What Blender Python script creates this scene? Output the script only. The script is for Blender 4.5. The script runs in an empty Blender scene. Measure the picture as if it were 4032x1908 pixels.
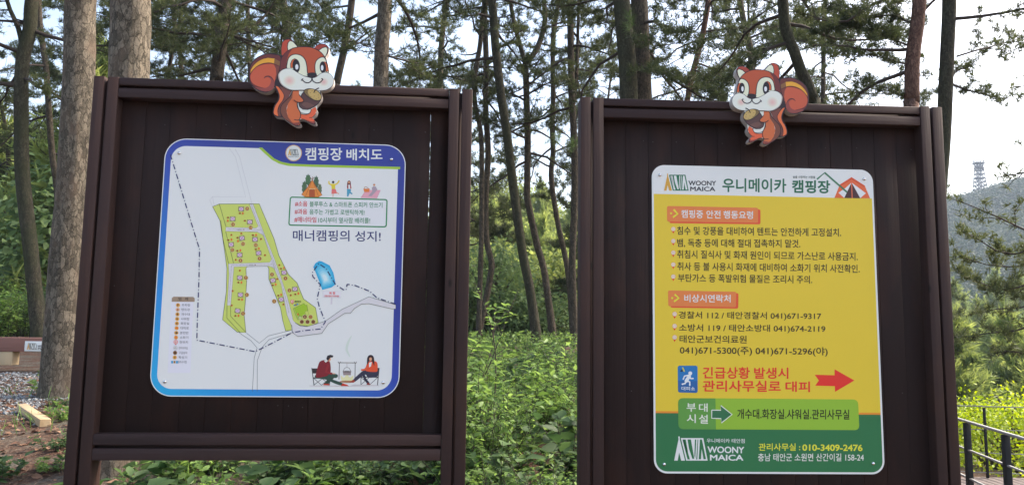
import bpy, math, random
import numpy as np
from mathutils import Matrix, Vector, noise as mnoise
from mathutils.geometry import tessellate_polygon

SC = bpy.context.scene
COL = SC.collection
R_ = math.radians

# ------------------------------------------------------------------ camera, sky, sun, exposure
PITCH, ROLL, CAMZ = R_(6.5), R_(0.7437675), 1.5
FPX, CX, CY = 3030.0, 2016.0, 954.0            # focal length and centre in photograph pixels
_f = np.array([0, math.cos(PITCH), math.sin(PITCH)])
_u0 = np.array([0, -math.sin(PITCH), math.cos(PITCH)])
_r0 = np.array([1.0, 0, 0])
_rt = math.cos(ROLL) * _r0 + math.sin(ROLL) * _u0
_up = -math.sin(ROLL) * _r0 + math.cos(ROLL) * _u0
cam_d = bpy.data.cameras.new('camera')
cam = bpy.data.objects.new('camera', cam_d)
COL.objects.link(cam)
cam_d.sensor_width = 36
cam_d.lens = FPX / 4032 * 36
cam_d.clip_start = 0.05
cam_d.clip_end = 5000
m4 = Matrix.Identity(4)
for i in range(3):
    m4[i][0], m4[i][1], m4[i][2] = _rt[i], _up[i], -_f[i]
m4[2][3] = CAMZ
cam.matrix_world = m4
SC.camera = cam

SUN_EL, SUN_ROT = R_(44), R_(68)               # behind the boards and to the right, through thin cloud
SKY_STRENGTH, SUN_STRENGTH = 0.13, 2.1
world = bpy.data.worlds.new('World')
SC.world = world
world.use_nodes = True
wn = world.node_tree
wn.nodes.clear()
sky = wn.nodes.new('ShaderNodeTexSky')
sky.sky_type = 'NISHITA'
sky.sun_disc = False
sky.sun_elevation = SUN_EL
sky.sun_rotation = SUN_ROT
sky.air_density = 1.0
sky.dust_density = 3.6
sky.ozone_density = 0.35
bg = wn.nodes.new('ShaderNodeBackground')
bg.inputs['Strength'].default_value = SKY_STRENGTH
wo = wn.nodes.new('ShaderNodeOutputWorld')
# thin evening cloud: soft uneven veils over the clear sky
wtc = wn.nodes.new('ShaderNodeTexCoord')
wmp = wn.nodes.new('ShaderNodeMapping')
wmp.inputs['Scale'].default_value = (1.6, 1.6, 4.5)
wnz = wn.nodes.new('ShaderNodeTexNoise')
wnz.inputs['Scale'].default_value = 1.9
wnz.inputs['Detail'].default_value = 6.0
wnz.inputs['Roughness'].default_value = 0.55
wrp = wn.nodes.new('ShaderNodeValToRGB')
wrp.color_ramp.elements[0].position = 0.36
wrp.color_ramp.elements[0].color = (0.85, 0.84, 0.83, 1)
wrp.color_ramp.elements[1].position = 0.66
wrp.color_ramp.elements[1].color = (1.10, 1.05, 0.99, 1)
wmx = wn.nodes.new('ShaderNodeMix')
wmx.data_type = 'RGBA'
wmx.blend_type = 'MULTIPLY'
wmx.inputs[0].default_value = 1.0
wn.links.new(wtc.outputs['Generated'], wmp.inputs[0])
wn.links.new(wmp.outputs[0], wnz.inputs['Vector'])
wn.links.new(wnz.outputs[0], wrp.inputs[0])
wn.links.new(sky.outputs[0], wmx.inputs[6])
wn.links.new(wrp.outputs[0], wmx.inputs[7])
wn.links.new(wmx.outputs[2], bg.inputs[0])
wn.links.new(bg.outputs[0], wo.inputs[0])

sun_d = bpy.data.lights.new('sun', 'SUN')
sun_d.energy = SUN_STRENGTH
sun_d.angle = R_(20)
sun_d.color = (1.0, 0.9, 0.78)
sun = bpy.data.objects.new('sun', sun_d)
COL.objects.link(sun)
sdir = Vector((math.sin(SUN_ROT) * math.cos(SUN_EL), math.cos(SUN_ROT) * math.cos(SUN_EL), math.sin(SUN_EL)))
sun.rotation_euler = sdir.to_track_quat('Z', 'Y').to_euler()
sun.location = (0, 0, 30)

vs = SC.view_settings
vs.view_transform = 'Standard'
vs.look = 'None'
vs.gamma = 1
vs.exposure = 1.97
try:
    vs.use_curve_mapping = False
except Exception:
    pass
SC.render.engine = 'CYCLES'
SC.cycles.max_bounces = 6
SC.cycles.transparent_max_bounces = 8


# ------------------------------------------------------------------ helpers
def ray(px, py):
    return ((px - CX) * _rt - (py - CY) * _up + FPX * _f) / FPX


def at(px, py, Y):
    """world point seen at photograph pixel (px, py), at distance Y in front of the camera."""
    d = ray(px, py)
    return d * (Y / d[1]) + np.array([0, 0, CAMZ])


def srgb(c):
    c = c / 255.0
    return c / 12.92 if c <= 0.04045 else ((c + 0.055) / 1.055) ** 2.4


WHITE = [srgb(v) for v in (192, 206, 226)]


def pc(r, g, b):
    """printed colour: what a camera in this bluish shade records -> the paint's own colour"""
    return tuple(min(0.85, max(0.004, srgb(v) / w * 0.8)) for v, w in zip((r, g, b), WHITE))


_mats = {}


def principled(name):
    m = bpy.data.materials.new(name)
    m.use_nodes = True
    return m, m.node_tree, m.node_tree.nodes['Principled BSDF']


def print_mat(rgb, rough=0.38):
    key = ('print', rgb, rough)
    if key not in _mats:
        m, nt, b = principled('printed_vinyl')
        b.inputs['Base Color'].default_value = (*pc(*rgb), 1)
        b.inputs['Roughness'].default_value = rough
        b.inputs['Specular IOR Level'].default_value = 0.35
        _mats[key] = m
    return _mats[key]


def N(nt, typ, **kw):
    n = nt.nodes.new(typ)
    for k, v in kw.items():
        if k in n.inputs.keys():
            n.inputs[k].default_value = v
        else:
            setattr(n, k, v)
    return n


def ramp(nt, fac, stops):
    n = nt.nodes.new('ShaderNodeValToRGB')
    e = n.color_ramp.elements
    while len(e) < len(stops):
        e.new(0.5)
    for i, (p, c) in enumerate(stops):
        e[i].position = p
        e[i].color = (*c, 1) if len(c) == 3 else c
    nt.links.new(fac, n.inputs[0])
    return n.outputs[0]


def mapping(nt, scale=(1, 1, 1), coord='Object'):
    tc = nt.nodes.new('ShaderNodeTexCoord')
    mp = nt.nodes.new('ShaderNodeMapping')
    mp.inputs['Scale'].default_value = scale
    nt.links.new(tc.outputs[coord], mp.inputs[0])
    return mp.outputs[0]


def wood_mat(name, c1, c2, axis, rough=0.55, grain=1.0, blot=None):
    m, nt, b = principled(name)
    s = [38, 38, 38]
    s[axis] = 1.3
    v = mapping(nt, tuple(s))
    n1 = N(nt, 'ShaderNodeTexNoise', Scale=1.0, Detail=6.0, Roughness=0.65)
    nt.links.new(v, n1.inputs['Vector'])
    s2 = [5, 5, 5]
    s2[axis] = 1.0
    v2 = mapping(nt, tuple(s2))
    n2 = N(nt, 'ShaderNodeTexNoise', Scale=1.0, Detail=3.0)
    nt.links.new(v2, n2.inputs['Vector'])
    at_ = nt.nodes.new('ShaderNodeAttribute')
    at_.attribute_name = 'tint'
    add = N(nt, 'ShaderNodeMath', operation='MULTIPLY_ADD')
    nt.links.new(n1.outputs[0], add.inputs[0])
    add.inputs[1].default_value = 0.55 * grain
    nt.links.new(n2.outputs[0], add.inputs[2])
    a2 = N(nt, 'ShaderNodeMath', operation='MULTIPLY_ADD')
    nt.links.new(at_.outputs['Fac'], a2.inputs[0])
    a2.inputs[1].default_value = 0.5
    nt.links.new(add.outputs[0], a2.inputs[2])
    col = ramp(nt, a2.outputs[0], [(0.5, c1), (1.25 / 1.3, c2)])
    if blot:
        s3 = [4.5, 4.5, 4.5]
        s3[axis] = 1.7
        n4 = N(nt, 'ShaderNodeTexNoise', Scale=1.0, Detail=5.0, Roughness=0.6)
        nt.links.new(mapping(nt, tuple(s3)), n4.inputs['Vector'])
        mb_ = N(nt, 'ShaderNodeMix', data_type='RGBA')
        nt.links.new(ramp(nt, n4.outputs[0], [(0.47, (0, 0, 0)), (0.66, (.85, .85, .85))]), mb_.inputs[0])
        nt.links.new(col, mb_.inputs[6])
        mb_.inputs[7].default_value = (*blot, 1)
        col = mb_.outputs[2]
        # knots
        kv = N(nt, 'ShaderNodeTexVoronoi', feature='F1', Scale=1.0)
        s4 = [7, 7, 7]
        s4[axis] = 3.2
        nt.links.new(mapping(nt, tuple(s4)), kv.inputs['Vector'])
        mk_ = N(nt, 'ShaderNodeMix', data_type='RGBA')
        nt.links.new(ramp(nt, kv.outputs['Distance'], [(0.03, (.8, .8, .8)), (0.075, (0, 0, 0))]), mk_.inputs[0])
        nt.links.new(col, mk_.inputs[6])
        mk_.inputs[7].default_value = (*(q * .5 for q in c1), 1)
        col = mk_.outputs[2]
    nt.links.new(col, b.inputs['Base Color'])
    rr_ = N(nt, 'ShaderNodeMapRange')
    rr_.inputs[3].default_value = rough - .12
    rr_.inputs[4].default_value = min(1, rough + .22)
    nt.links.new(n2.outputs[0], rr_.inputs[0])
    nt.links.new(rr_.outputs[0], b.inputs['Roughness'])
    b.inputs['Specular IOR Level'].default_value = 0.25
    bp = N(nt, 'ShaderNodeBump', Strength=0.45, Distance=0.006)
    nt.links.new(n1.outputs[0], bp.inputs['Height'])
    nt.links.new(bp.outputs[0], b.inputs['Normal'])
    return m


def bark_mat(name, dark, mid, light, sc=1.0, moss=None, warm=None):
    """scaly bark: flakes of uneven tone, thin broken furrows between them"""
    m, nt, b = principled(name)
    tc = nt.nodes.new('ShaderNodeTexCoord')
    L = nt.links.new

    def mapped(scale, src=None):
        mp = nt.nodes.new('ShaderNodeMapping')
        mp.inputs['Scale'].default_value = scale
        L(src or tc.outputs['Object'], mp.inputs[0])
        return mp.outputs[0]

    def noise(scale, detail, rough=.6):
        n = N(nt, 'ShaderNodeTexNoise', Scale=1.0, Detail=detail, Roughness=rough)
        L(mapped(scale), n.inputs['Vector'])
        return n

    def math_(op, a_, b_, c_=None):
        n = N(nt, 'ShaderNodeMath', operation=op)
        for i, q in enumerate((a_, b_, c_)):
            if q is None:
                continue
            if isinstance(q, (int, float)):
                n.inputs[i].default_value = q
            else:
                L(q, n.inputs[i])
        return n.outputs[0]

    warp = noise((14 * sc, 14 * sc, 9 * sc), 5.0, .65)
    wv = N(nt, 'ShaderNodeVectorMath', operation='MULTIPLY_ADD')
    L(warp.outputs['Color'], wv.inputs[0])
    wv.inputs[1].default_value = (.075 / sc, .075 / sc, .14 / sc)
    L(tc.outputs['Object'], wv.inputs[2])

    def cells(scale, feat):
        v = N(nt, 'ShaderNodeTexVoronoi', feature=feat, Scale=1.0)
        L(mapped(scale, wv.outputs[0]), v.inputs['Vector'])
        return v

    s1, s2 = (24 * sc, 24 * sc, 9 * sc), (52 * sc, 52 * sc, 24 * sc)
    e1, e2 = cells(s1, 'DISTANCE_TO_EDGE'), cells(s2, 'DISTANCE_TO_EDGE')
    c1, c2 = cells(s1, 'F1'), cells(s2, 'F1')
    fine = noise((130 * sc, 130 * sc, 80 * sc), 4.0)
    big = noise((2.2, 2.2, 1.1), 4.0)
    patch = noise((5, 5, 2.5), 3.0)
    sepa, sepb = nt.nodes.new('ShaderNodeSeparateColor'), nt.nodes.new('ShaderNodeSeparateColor')
    L(c1.outputs['Color'], sepa.inputs[0])
    L(c2.outputs['Color'], sepb.inputs[0])
    tone = math_('MULTIPLY_ADD', sepa.outputs[0], .42, math_('MULTIPLY_ADD', sepb.outputs[0], .26, math_('MULTIPLY', fine.outputs[0], .55)))
    tone = math_('MULTIPLY_ADD', big.outputs[0], .35, tone)
    col = ramp(nt, tone, [(0.38, tuple(q * .72 for q in mid)), (0.62, mid), (1.0, light)])
    # furrows fade in and out along the stem
    k = math_('MULTIPLY_ADD', patch.outputs[0], -1.1, 1.4)
    f1 = ramp(nt, e1.outputs[0], [(0.0, (0, 0, 0)), (0.07, (1, 1, 1))])
    f2 = ramp(nt, e2.outputs[0], [(0.0, (.45, .45, .45)), (0.06, (1, 1, 1))])
    fur = math_('MAXIMUM', math_('MULTIPLY', f1, f2), math_('SUBTRACT', 1.0, k))
    mx = N(nt, 'ShaderNodeMix', data_type='RGBA')
    L(fur, mx.inputs[0])
    mx.inputs[6].default_value = (*dark, 1)
    L(col, mx.inputs[7])
    out = mx.outputs[2]
    for tint_, src, lo, hi, amt in ((warm, patch, .52, .72, .7), (moss, big, .40, .66, .75)):
        if tint_:
            mm = N(nt, 'ShaderNodeMix', data_type='RGBA', blend_type='MIX')
            L(ramp(nt, src.outputs[0], [(lo, (0, 0, 0)), (hi, (amt, amt, amt))]), mm.inputs[0])
            L(out, mm.inputs[6])
            mm.inputs[7].default_value = (*tint_, 1)
            out = mm.outputs[2]
    L(out, b.inputs['Base Color'])
    b.inputs['Roughness'].default_value = 0.9
    b.inputs['Specular IOR Level'].default_value = 0.15
    h = math_('MULTIPLY_ADD', fur, .8, math_('MULTIPLY_ADD', sepa.outputs[0], .5, math_('MULTIPLY_ADD', sepb.outputs[0], .35, math_('MULTIPLY', fine.outputs[0], .5))))
    bp = N(nt, 'ShaderNodeBump', Strength=0.75, Distance=0.010 / sc)
    L(h, bp.inputs['Height'])
    L(bp.outputs[0], b.inputs['Normal'])
    return m


def leaf_mat(name, dark, light, transl=0.35, rough=0.5):
    m = bpy.data.materials.new(name)
    m.use_nodes = True
    nt = m.node_tree
    nt.nodes.clear()
    a = nt.nodes.new('ShaderNodeAttribute')
    a.attribute_name = 'tint'
    col = ramp(nt, a.outputs['Fac'], [(0.0, dark), (1.0, light)])
    p = nt.nodes.new('ShaderNodeBsdfPrincipled')
    p.inputs['Roughness'].default_value = rough
    p.inputs['Specular IOR Level'].default_value = 0.25
    t = nt.nodes.new('ShaderNodeBsdfTranslucent')
    hs = N(nt, 'ShaderNodeHueSaturation', Hue=0.485, Saturation=1.1, Value=1.25)
    nt.links.new(col, hs.inputs['Color'])
    nt.links.new(col, p.inputs['Base Color'])
    nt.links.new(hs.outputs[0], t.inputs['Color'])
    mx = nt.nodes.new('ShaderNodeMixShader')
    mx.inputs[0].default_value = transl
    nt.links.new(p.outputs[0], mx.inputs[1])
    nt.links.new(t.outputs[0], mx.inputs[2])
    o = nt.nodes.new('ShaderNodeOutputMaterial')
    nt.links.new(mx.outputs[0], o.inputs[0])
    return m


def plain(name, rgb, rough=0.5, metal=0.0):
    m, nt, b = principled(name)
    b.inputs['Base Color'].default_value = (*rgb, 1)
    b.inputs['Roughness'].default_value = rough
    b.inputs['Metallic'].default_value = metal
    return m


class MB:
    """collects faces, builds them as ONE mesh object"""

    def __init__(s):
        s.v, s.f, s.mi, s.t, s.n = [], [], [], [], 0

    def add(s, verts, faces, mi=0, tint=0.5):
        verts = np.asarray(verts, float).reshape(-1, 3)
        faces = np.asarray(faces, int)
        s.v.append(verts)
        s.f.append(faces + s.n)
        s.mi.append(np.full(len(faces), mi, int))
        t = np.asarray(tint, float)
        s.t.append(np.full(len(verts), float(t)) if t.ndim == 0 else t)
        s.n += len(verts)

    def box(s, lo, hi, mi=0, tint=0.5, bev=0.0):
        x0, y0, z0 = lo
        x1, y1, z1 = hi
        if bev <= 0:
            v = [(x0, y0, z0), (x1, y0, z0), (x1, y1, z0), (x0, y1, z0), (x0, y0, z1), (x1, y0, z1), (x1, y1, z1), (x0, y1, z1)]
            s.add(v, [(0, 3, 2, 1), (4, 5, 6, 7), (0, 1, 5, 4), (1, 2, 6, 5), (2, 3, 7, 6), (3, 0, 4, 7)], mi, tint)
            return
        # box with rounded edges along the longest axis and chamfered ends
        d = np.array(hi, float) - np.array(lo, float)
        ax = int(np.argmax(d))
        o = [a for a in range(3) if a != ax]
        prof = []
        for cx_, cy_, a0 in ((1, 1, 0), (0, 1, 90), (0, 0, 180), (1, 0, 270)):
            for k in range(4):
                an = R_(a0 + 30 * k)
                px = (lo[o[0]] + bev if cx_ == 0 else hi[o[0]] - bev) + bev * math.cos(an)
                py = (lo[o[1]] + bev if cy_ == 0 else hi[o[1]] - bev) + bev * math.sin(an)
                prof.append((px, py))
        n = len(prof)
        cc = ((lo[o[0]] + hi[o[0]]) / 2, (lo[o[1]] + hi[o[1]]) / 2)
        V = []
        for pos, sh in ((lo[ax], bev * .6), (lo[ax] + bev * .6, 0), (hi[ax] - bev * .6, 0), (hi[ax], bev * .6)):
            for (a_, b_) in prof:
                q = [0, 0, 0]
                q[ax] = pos
                q[o[0]] = a_ - math.copysign(sh, a_ - cc[0])
                q[o[1]] = b_ - math.copysign(sh, b_ - cc[1])
                V.append(q)
        F = []
        for r in range(3):
            for k in range(n):
                F.append((r * n + k, r * n + (k + 1) % n, (r + 1) * n + (k + 1) % n, (r + 1) * n + k))
        s.add(V, F, mi, tint)
        for base, rev in ((0, True), (3 * n, False)):
            c = np.mean(V[base:base + n], axis=0)
            vv = V[base:base + n] + [list(c)]
            ff = [((k + 1) % n, k, n) if rev else (k, (k + 1) % n, n) for k in range(n)]
            s.add(vv, ff, mi, tint)

    def tube(s, pts, rad, sides=6, mi=0, tint=0.5, cap=True, disp=None):
        P = np.asarray(pts, float)
        n = len(P)
        r = np.broadcast_to(np.asarray(rad, float), (n,)) if np.ndim(rad) == 0 else np.asarray(rad, float)
        T = np.gradient(P, axis=0)
        T /= np.linalg.norm(T, axis=1)[:, None] + 1e-9
        ref = np.array([1.0, 0, 0]) if abs(T[:, 0]).mean() < 0.8 else np.array([0, 0, 1.0])
        A = np.cross(T, ref)
        A /= np.linalg.norm(A, axis=1)[:, None] + 1e-9
        B = np.cross(T, A)
        an = np.arange(sides) * 2 * np.pi / sides
        rr = r[:, None] * np.ones((1, sides))
        if disp is not None:
            rr = rr * disp(n, sides)
        V = P[:, None, :] + rr[:, :, None] * (A[:, None, :] * np.cos(an)[None, :, None] + B[:, None, :] * np.sin(an)[None, :, None])
        i = np.arange(n - 1)[:, None] * sides
        k = np.arange(sides)[None, :]
        k2 = (k + 1) % sides
        F = np.stack([i + k, i + k2, i + sides + k2, i + sides + k], -1).reshape(-1, 4)
        s.add(V.reshape(-1, 3), F, mi, tint)
        if cap:
            for e in (0, n - 1):
                vv = np.vstack([V[e], P[e]])
                s.add(vv, [(q, (q + 1) % sides, sides) for q in range(sides)], mi, tint)

    def build(s, name, mats, parent=None, smooth=False, origin=None):
        me = bpy.data.meshes.new(name)
        V = np.vstack(s.v)
        if origin is not None:
            V = V - np.asarray(origin)
        starts, tot, loops, mi = [], 0, [], []
        for f, m in zip(s.f, s.mi):
            k = f.shape[1]
            loops.append(f.reshape(-1))
            starts.append(tot + np.arange(len(f)) * k)
            tot += f.size
            mi.append(m)
        loops = np.concatenate(loops).astype(np.int32)
        starts = np.concatenate(starts).astype(np.int32)
        mi = np.concatenate(mi).astype(np.int32)
        me.vertices.add(len(V))
        me.vertices.foreach_set('co', V.astype(np.float32).ravel())
        me.loops.add(len(loops))
        me.loops.foreach_set('vertex_index', loops)
        me.polygons.add(len(starts))
        me.polygons.foreach_set('loop_start', starts)
        if not isinstance(mats, (list, tuple)):
            mats = [mats]
        for m in mats:
            me.materials.append(m)
        me.polygons.foreach_set('material_index', mi)
        at_ = me.attributes.new('tint', 'FLOAT', 'POINT')
        at_.data.foreach_set('value', np.concatenate(s.t).astype(np.float32))
        me.update(calc_edges=True)
        me.validate()
        if smooth:
            me.polygons.foreach_set('use_smooth', np.ones(len(me.polygons), bool))
        ob = bpy.data.objects.new(name, me)
        COL.objects.link(ob)
        if parent is not None:
            ob.parent = parent
        return ob


def tag(o, label=None, cat=None, group=None, kind=None):
    if label:
        o['label'] = label
    if cat:
        o['category'] = cat
    if group:
        o['group'] = group
    if kind:
        o['kind'] = kind
    return o


def thing(name, loc, label, cat, group=None, rotz=0.0):
    o = bpy.data.objects.new(name, None)
    o.empty_display_size = 0.2
    COL.objects.link(o)
    o.location = tuple(loc)
    o.rotation_euler = (0, 0, rotz)
    return tag(o, label, cat, group)


def copy_tree(o, parent=None):
    c = o.copy()
    COL.objects.link(c)
    if parent is not None:
        c.parent = parent
    for ch in list(o.children):
        copy_tree(ch, c)
    return c


def spline(pts, step=None, n=None, closed=False):
    """Catmull-Rom through pts"""
    P = np.asarray(pts, float)
    if closed:
        Q = np.vstack([P[-1], P, P[0], P[1]])
    else:
        Q = np.vstack([2 * P[0] - P[1], P, 2 * P[-1] - P[-2]])
    out = []
    for i in range(1, len(Q) - 2):
        p0, p1, p2, p3 = Q[i - 1], Q[i], Q[i + 1], Q[i + 2]
        k = n or max(2, int(np.linalg.norm(p2 - p1) / step))
        t = np.linspace(0, 1, k, endpoint=False)[:, None]
        out.append(0.5 * (2 * p1 + (p2 - p0) * t + (2 * p0 - 5 * p1 + 4 * p2 - p3) * t ** 2 + (3 * p1 - p0 - 3 * p2 + p3) * t ** 3))
    if not closed:
        out.append(P[-1:])
    return np.vstack(out)


# ------------------------------------------------------------------ ground
def sst(a, b, x):
    t = np.clip((x - a) / (b - a), 0, 1)
    return t * t * (3 - 2 * t)


def ground_z(x, y):
    x = np.asarray(x, float)
    y = np.asarray(y, float)
    A = np.interp(y, [-20, 2.6, 3.4, 4.6, 5.6, 9, 14, 20, 32, 60], [0.1, 0.15, 0.3, 0.46, 0.66, 0.92, 1.2, 1.1, -1.5, -2.5])
    drop = sst(1.2, 5.5, x) * sst(2.5, 6.0, y) * 1.9 + sst(5.5, 25, x) * 3.0
    az = x / np.maximum(np.abs(y), 5)
    near_hill = sst(34, 95, y) * 12.0 * (1 - sst(0.25, 0.5, az))
    left_rise = sst(14, 60, y) * 5.0 * (1 - sst(-0.75, -0.3, az))
    right_hill = sst(45, 190, y) * 13.0 * sst(0.25, 0.5, az)
    r = np.hypot(x, y)
    ridge = (90 + np.clip(100 * (az - 0.61), -22, 30) + 0.8 * np.sin(az * 60)) * sst(230, 640, r) * sst(10, 200, y)
    return A - drop + near_hill + left_rise + right_hill + ridge


def gz(x, y):
    return float(ground_z(x, y)) + 0.03 * mnoise.noise((x * 1.3, y * 1.3, 0.0))


def on_ground(px, py):
    d = ray(px, py)
    t = np.linspace(2.5, 40, 1500)
    z = CAMZ + d[2] * t
    g = ground_z(d[0] * t, d[1] * t)
    i = int(np.argmax(z < g)) if (z < g).any() else len(t) - 1
    return np.array([d[0] * t[i], d[1] * t[i], g[i]])


def build_ground():
    xs = np.concatenate([-np.geomspace(900, 9, 40), np.linspace(-8.8, 8.8, 90), np.geomspace(9, 900, 40)])
    ys = np.concatenate([np.linspace(-60, -2, 10), np.linspace(-1.5, 20, 110), np.geomspace(20.5, 1000, 70)])
    X, Y = np.meshgrid(xs, ys)
    Z = ground_z(X, Y)
    nz = np.array([mnoise.noise((a * 1.3, b * 1.3, 0)) * 0.03 if abs(a) < 10 and b < 22 else
                   mnoise.fractal((a * .012, b * .012, 3.0), 1.0, 2.0, 4) * min(9.0, 0.012 * b) * (1 if b > 22 else 0) for a, b in zip(X.ravel(), Y.ravel())])
    Z = Z + nz.reshape(Z.shape)
    m = MB()
    ny, nx = X.shape
    i = np.arange(ny - 1)[:, None] * nx
    k = np.arange(nx - 1)[None, :]
    F = np.stack([i + k, i + k + 1, i + nx + k + 1, i + nx + k], -1).reshape(-1, 4)
    m.add(np.stack([X, Y, Z], -1).reshape(-1, 3), F)
    mat, nt, b = principled('forest_floor')
    v = mapping(nt, (1, 1, 1))
    n1 = N(nt, 'ShaderNodeTexNoise', Scale=3.0, Detail=8.0, Roughness=0.7)
    n2 = N(nt, 'ShaderNodeTexNoise', Scale=38.0, Detail=5.0, Roughness=0.7)
    n3 = N(nt, 'ShaderNodeTexNoise', Scale=0.09, Detail=6.0, Roughness=0.65)
    for n_ in (n1, n2, n3):
        nt.links.new(v, n_.inputs['Vector'])
    litter = ramp(nt, n2.outputs[0], [(0.3, (0.03, 0.017, 0.012)), (0.52, (0.10, 0.055, 0.038)), (0.75, (0.22, 0.15, 0.10))])
    soil = ramp(nt, n2.outputs[0], [(0.3, (0.05, 0.045, 0.035)), (0.7, (0.17, 0.15, 0.12))])
    mx = N(nt, 'ShaderNodeMix', data_type='RGBA')
    nt.links.new(ramp(nt, n1.outputs[0], [(0.42, (0, 0, 0)), (0.6, (1, 1, 1))]), mx.inputs[0])
    nt.links.new(litter, mx.inputs[6])
    nt.links.new(soil, mx.inputs[7])
    # wooded hills further off: their own green cover
    green = ramp(nt, n3.outputs[0], [(0.3, (0.018, 0.035, 0.016)), (0.7, (0.05, 0.075, 0.03))])
    sx = nt.nodes.new('ShaderNodeSeparateXYZ')
    nt.links.new(v, sx.inputs[0])
    far = N(nt, 'ShaderNodeMapRange')
    far.inputs[1].default_value = 16
    far.inputs[2].default_value = 26
    nt.links.new(sx.outputs[1], far.inputs[0])
    m2 = N(nt, 'ShaderNodeMix', data_type='RGBA')
    nt.links.new(far.outputs[0], m2.inputs[0])
    nt.links.new(mx.outputs[2], m2.inputs[6])
    nt.links.new(green, m2.inputs[7])
    nt.links.new(m2.outputs[2], b.inputs['Base Color'])
    b.inputs['Roughness'].default_value = 0.95
    b.inputs['Specular IOR Level'].default_value = 0.1
    bp = N(nt, 'ShaderNodeBump', Strength=0.7, Distance=0.03)
    nt.links.new(n2.outputs[0], bp.inputs['Height'])
    nt.links.new(bp.outputs[0], b.inputs['Normal'])
    o = m.build('ground', mat, smooth=True)
    tag(o, kind='structure')


build_ground()

# ------------------------------------------------------------------ the two boards
A1, A2 = R_(4.18636354), R_(2.75718904)
D0 = 3.03
Z0 = CAMZ


class Board:
    """a vertical plane through (0, D0); u runs along it, y is the depth behind the front of its posts"""

    def __init__(s, ang, umid):
        s.a = ang
        s.d = np.array([math.cos(ang), math.sin(ang), 0])
        s.n = np.array([-math.sin(ang), math.cos(ang), 0])
        s.umid = umid
        s.base = np.array([0, D0, 0]) + s.d * umid

    def uw(s, px, py, off=0.0):
        d = ray(px, py)
        o = np.array([0, D0, 0]) + s.n * off
        t = (s.n @ o) / (s.n @ d)
        q = d * t
        return np.array([(q - s.base) @ s.d, q[2] + CAMZ])


BL, BR = Board(A1, -0.904), Board(A2, 1.030)
M_post = wood_mat('stained_timber_upright', (0.0065, 0.0041, 0.0037), (0.037, 0.0195, 0.0165), 2, 0.66, 1.5, (0.052, 0.025, 0.0175))
M_rail = wood_mat('stained_timber_rail', (0.0085, 0.0050, 0.0048), (0.045, 0.0245, 0.0225), 0, 0.62, 1.5, (0.046, 0.026, 0.021))
M_plank = wood_mat('stained_planks', (0.0028, 0.0019, 0.0017), (0.021, 0.0108, 0.0090), 2, 0.74, 1.7, (0.040, 0.0165, 0.0110))
M_nail = plain('nail_head', (0.10, 0.09, 0.085), 0.5, 0.5)


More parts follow.
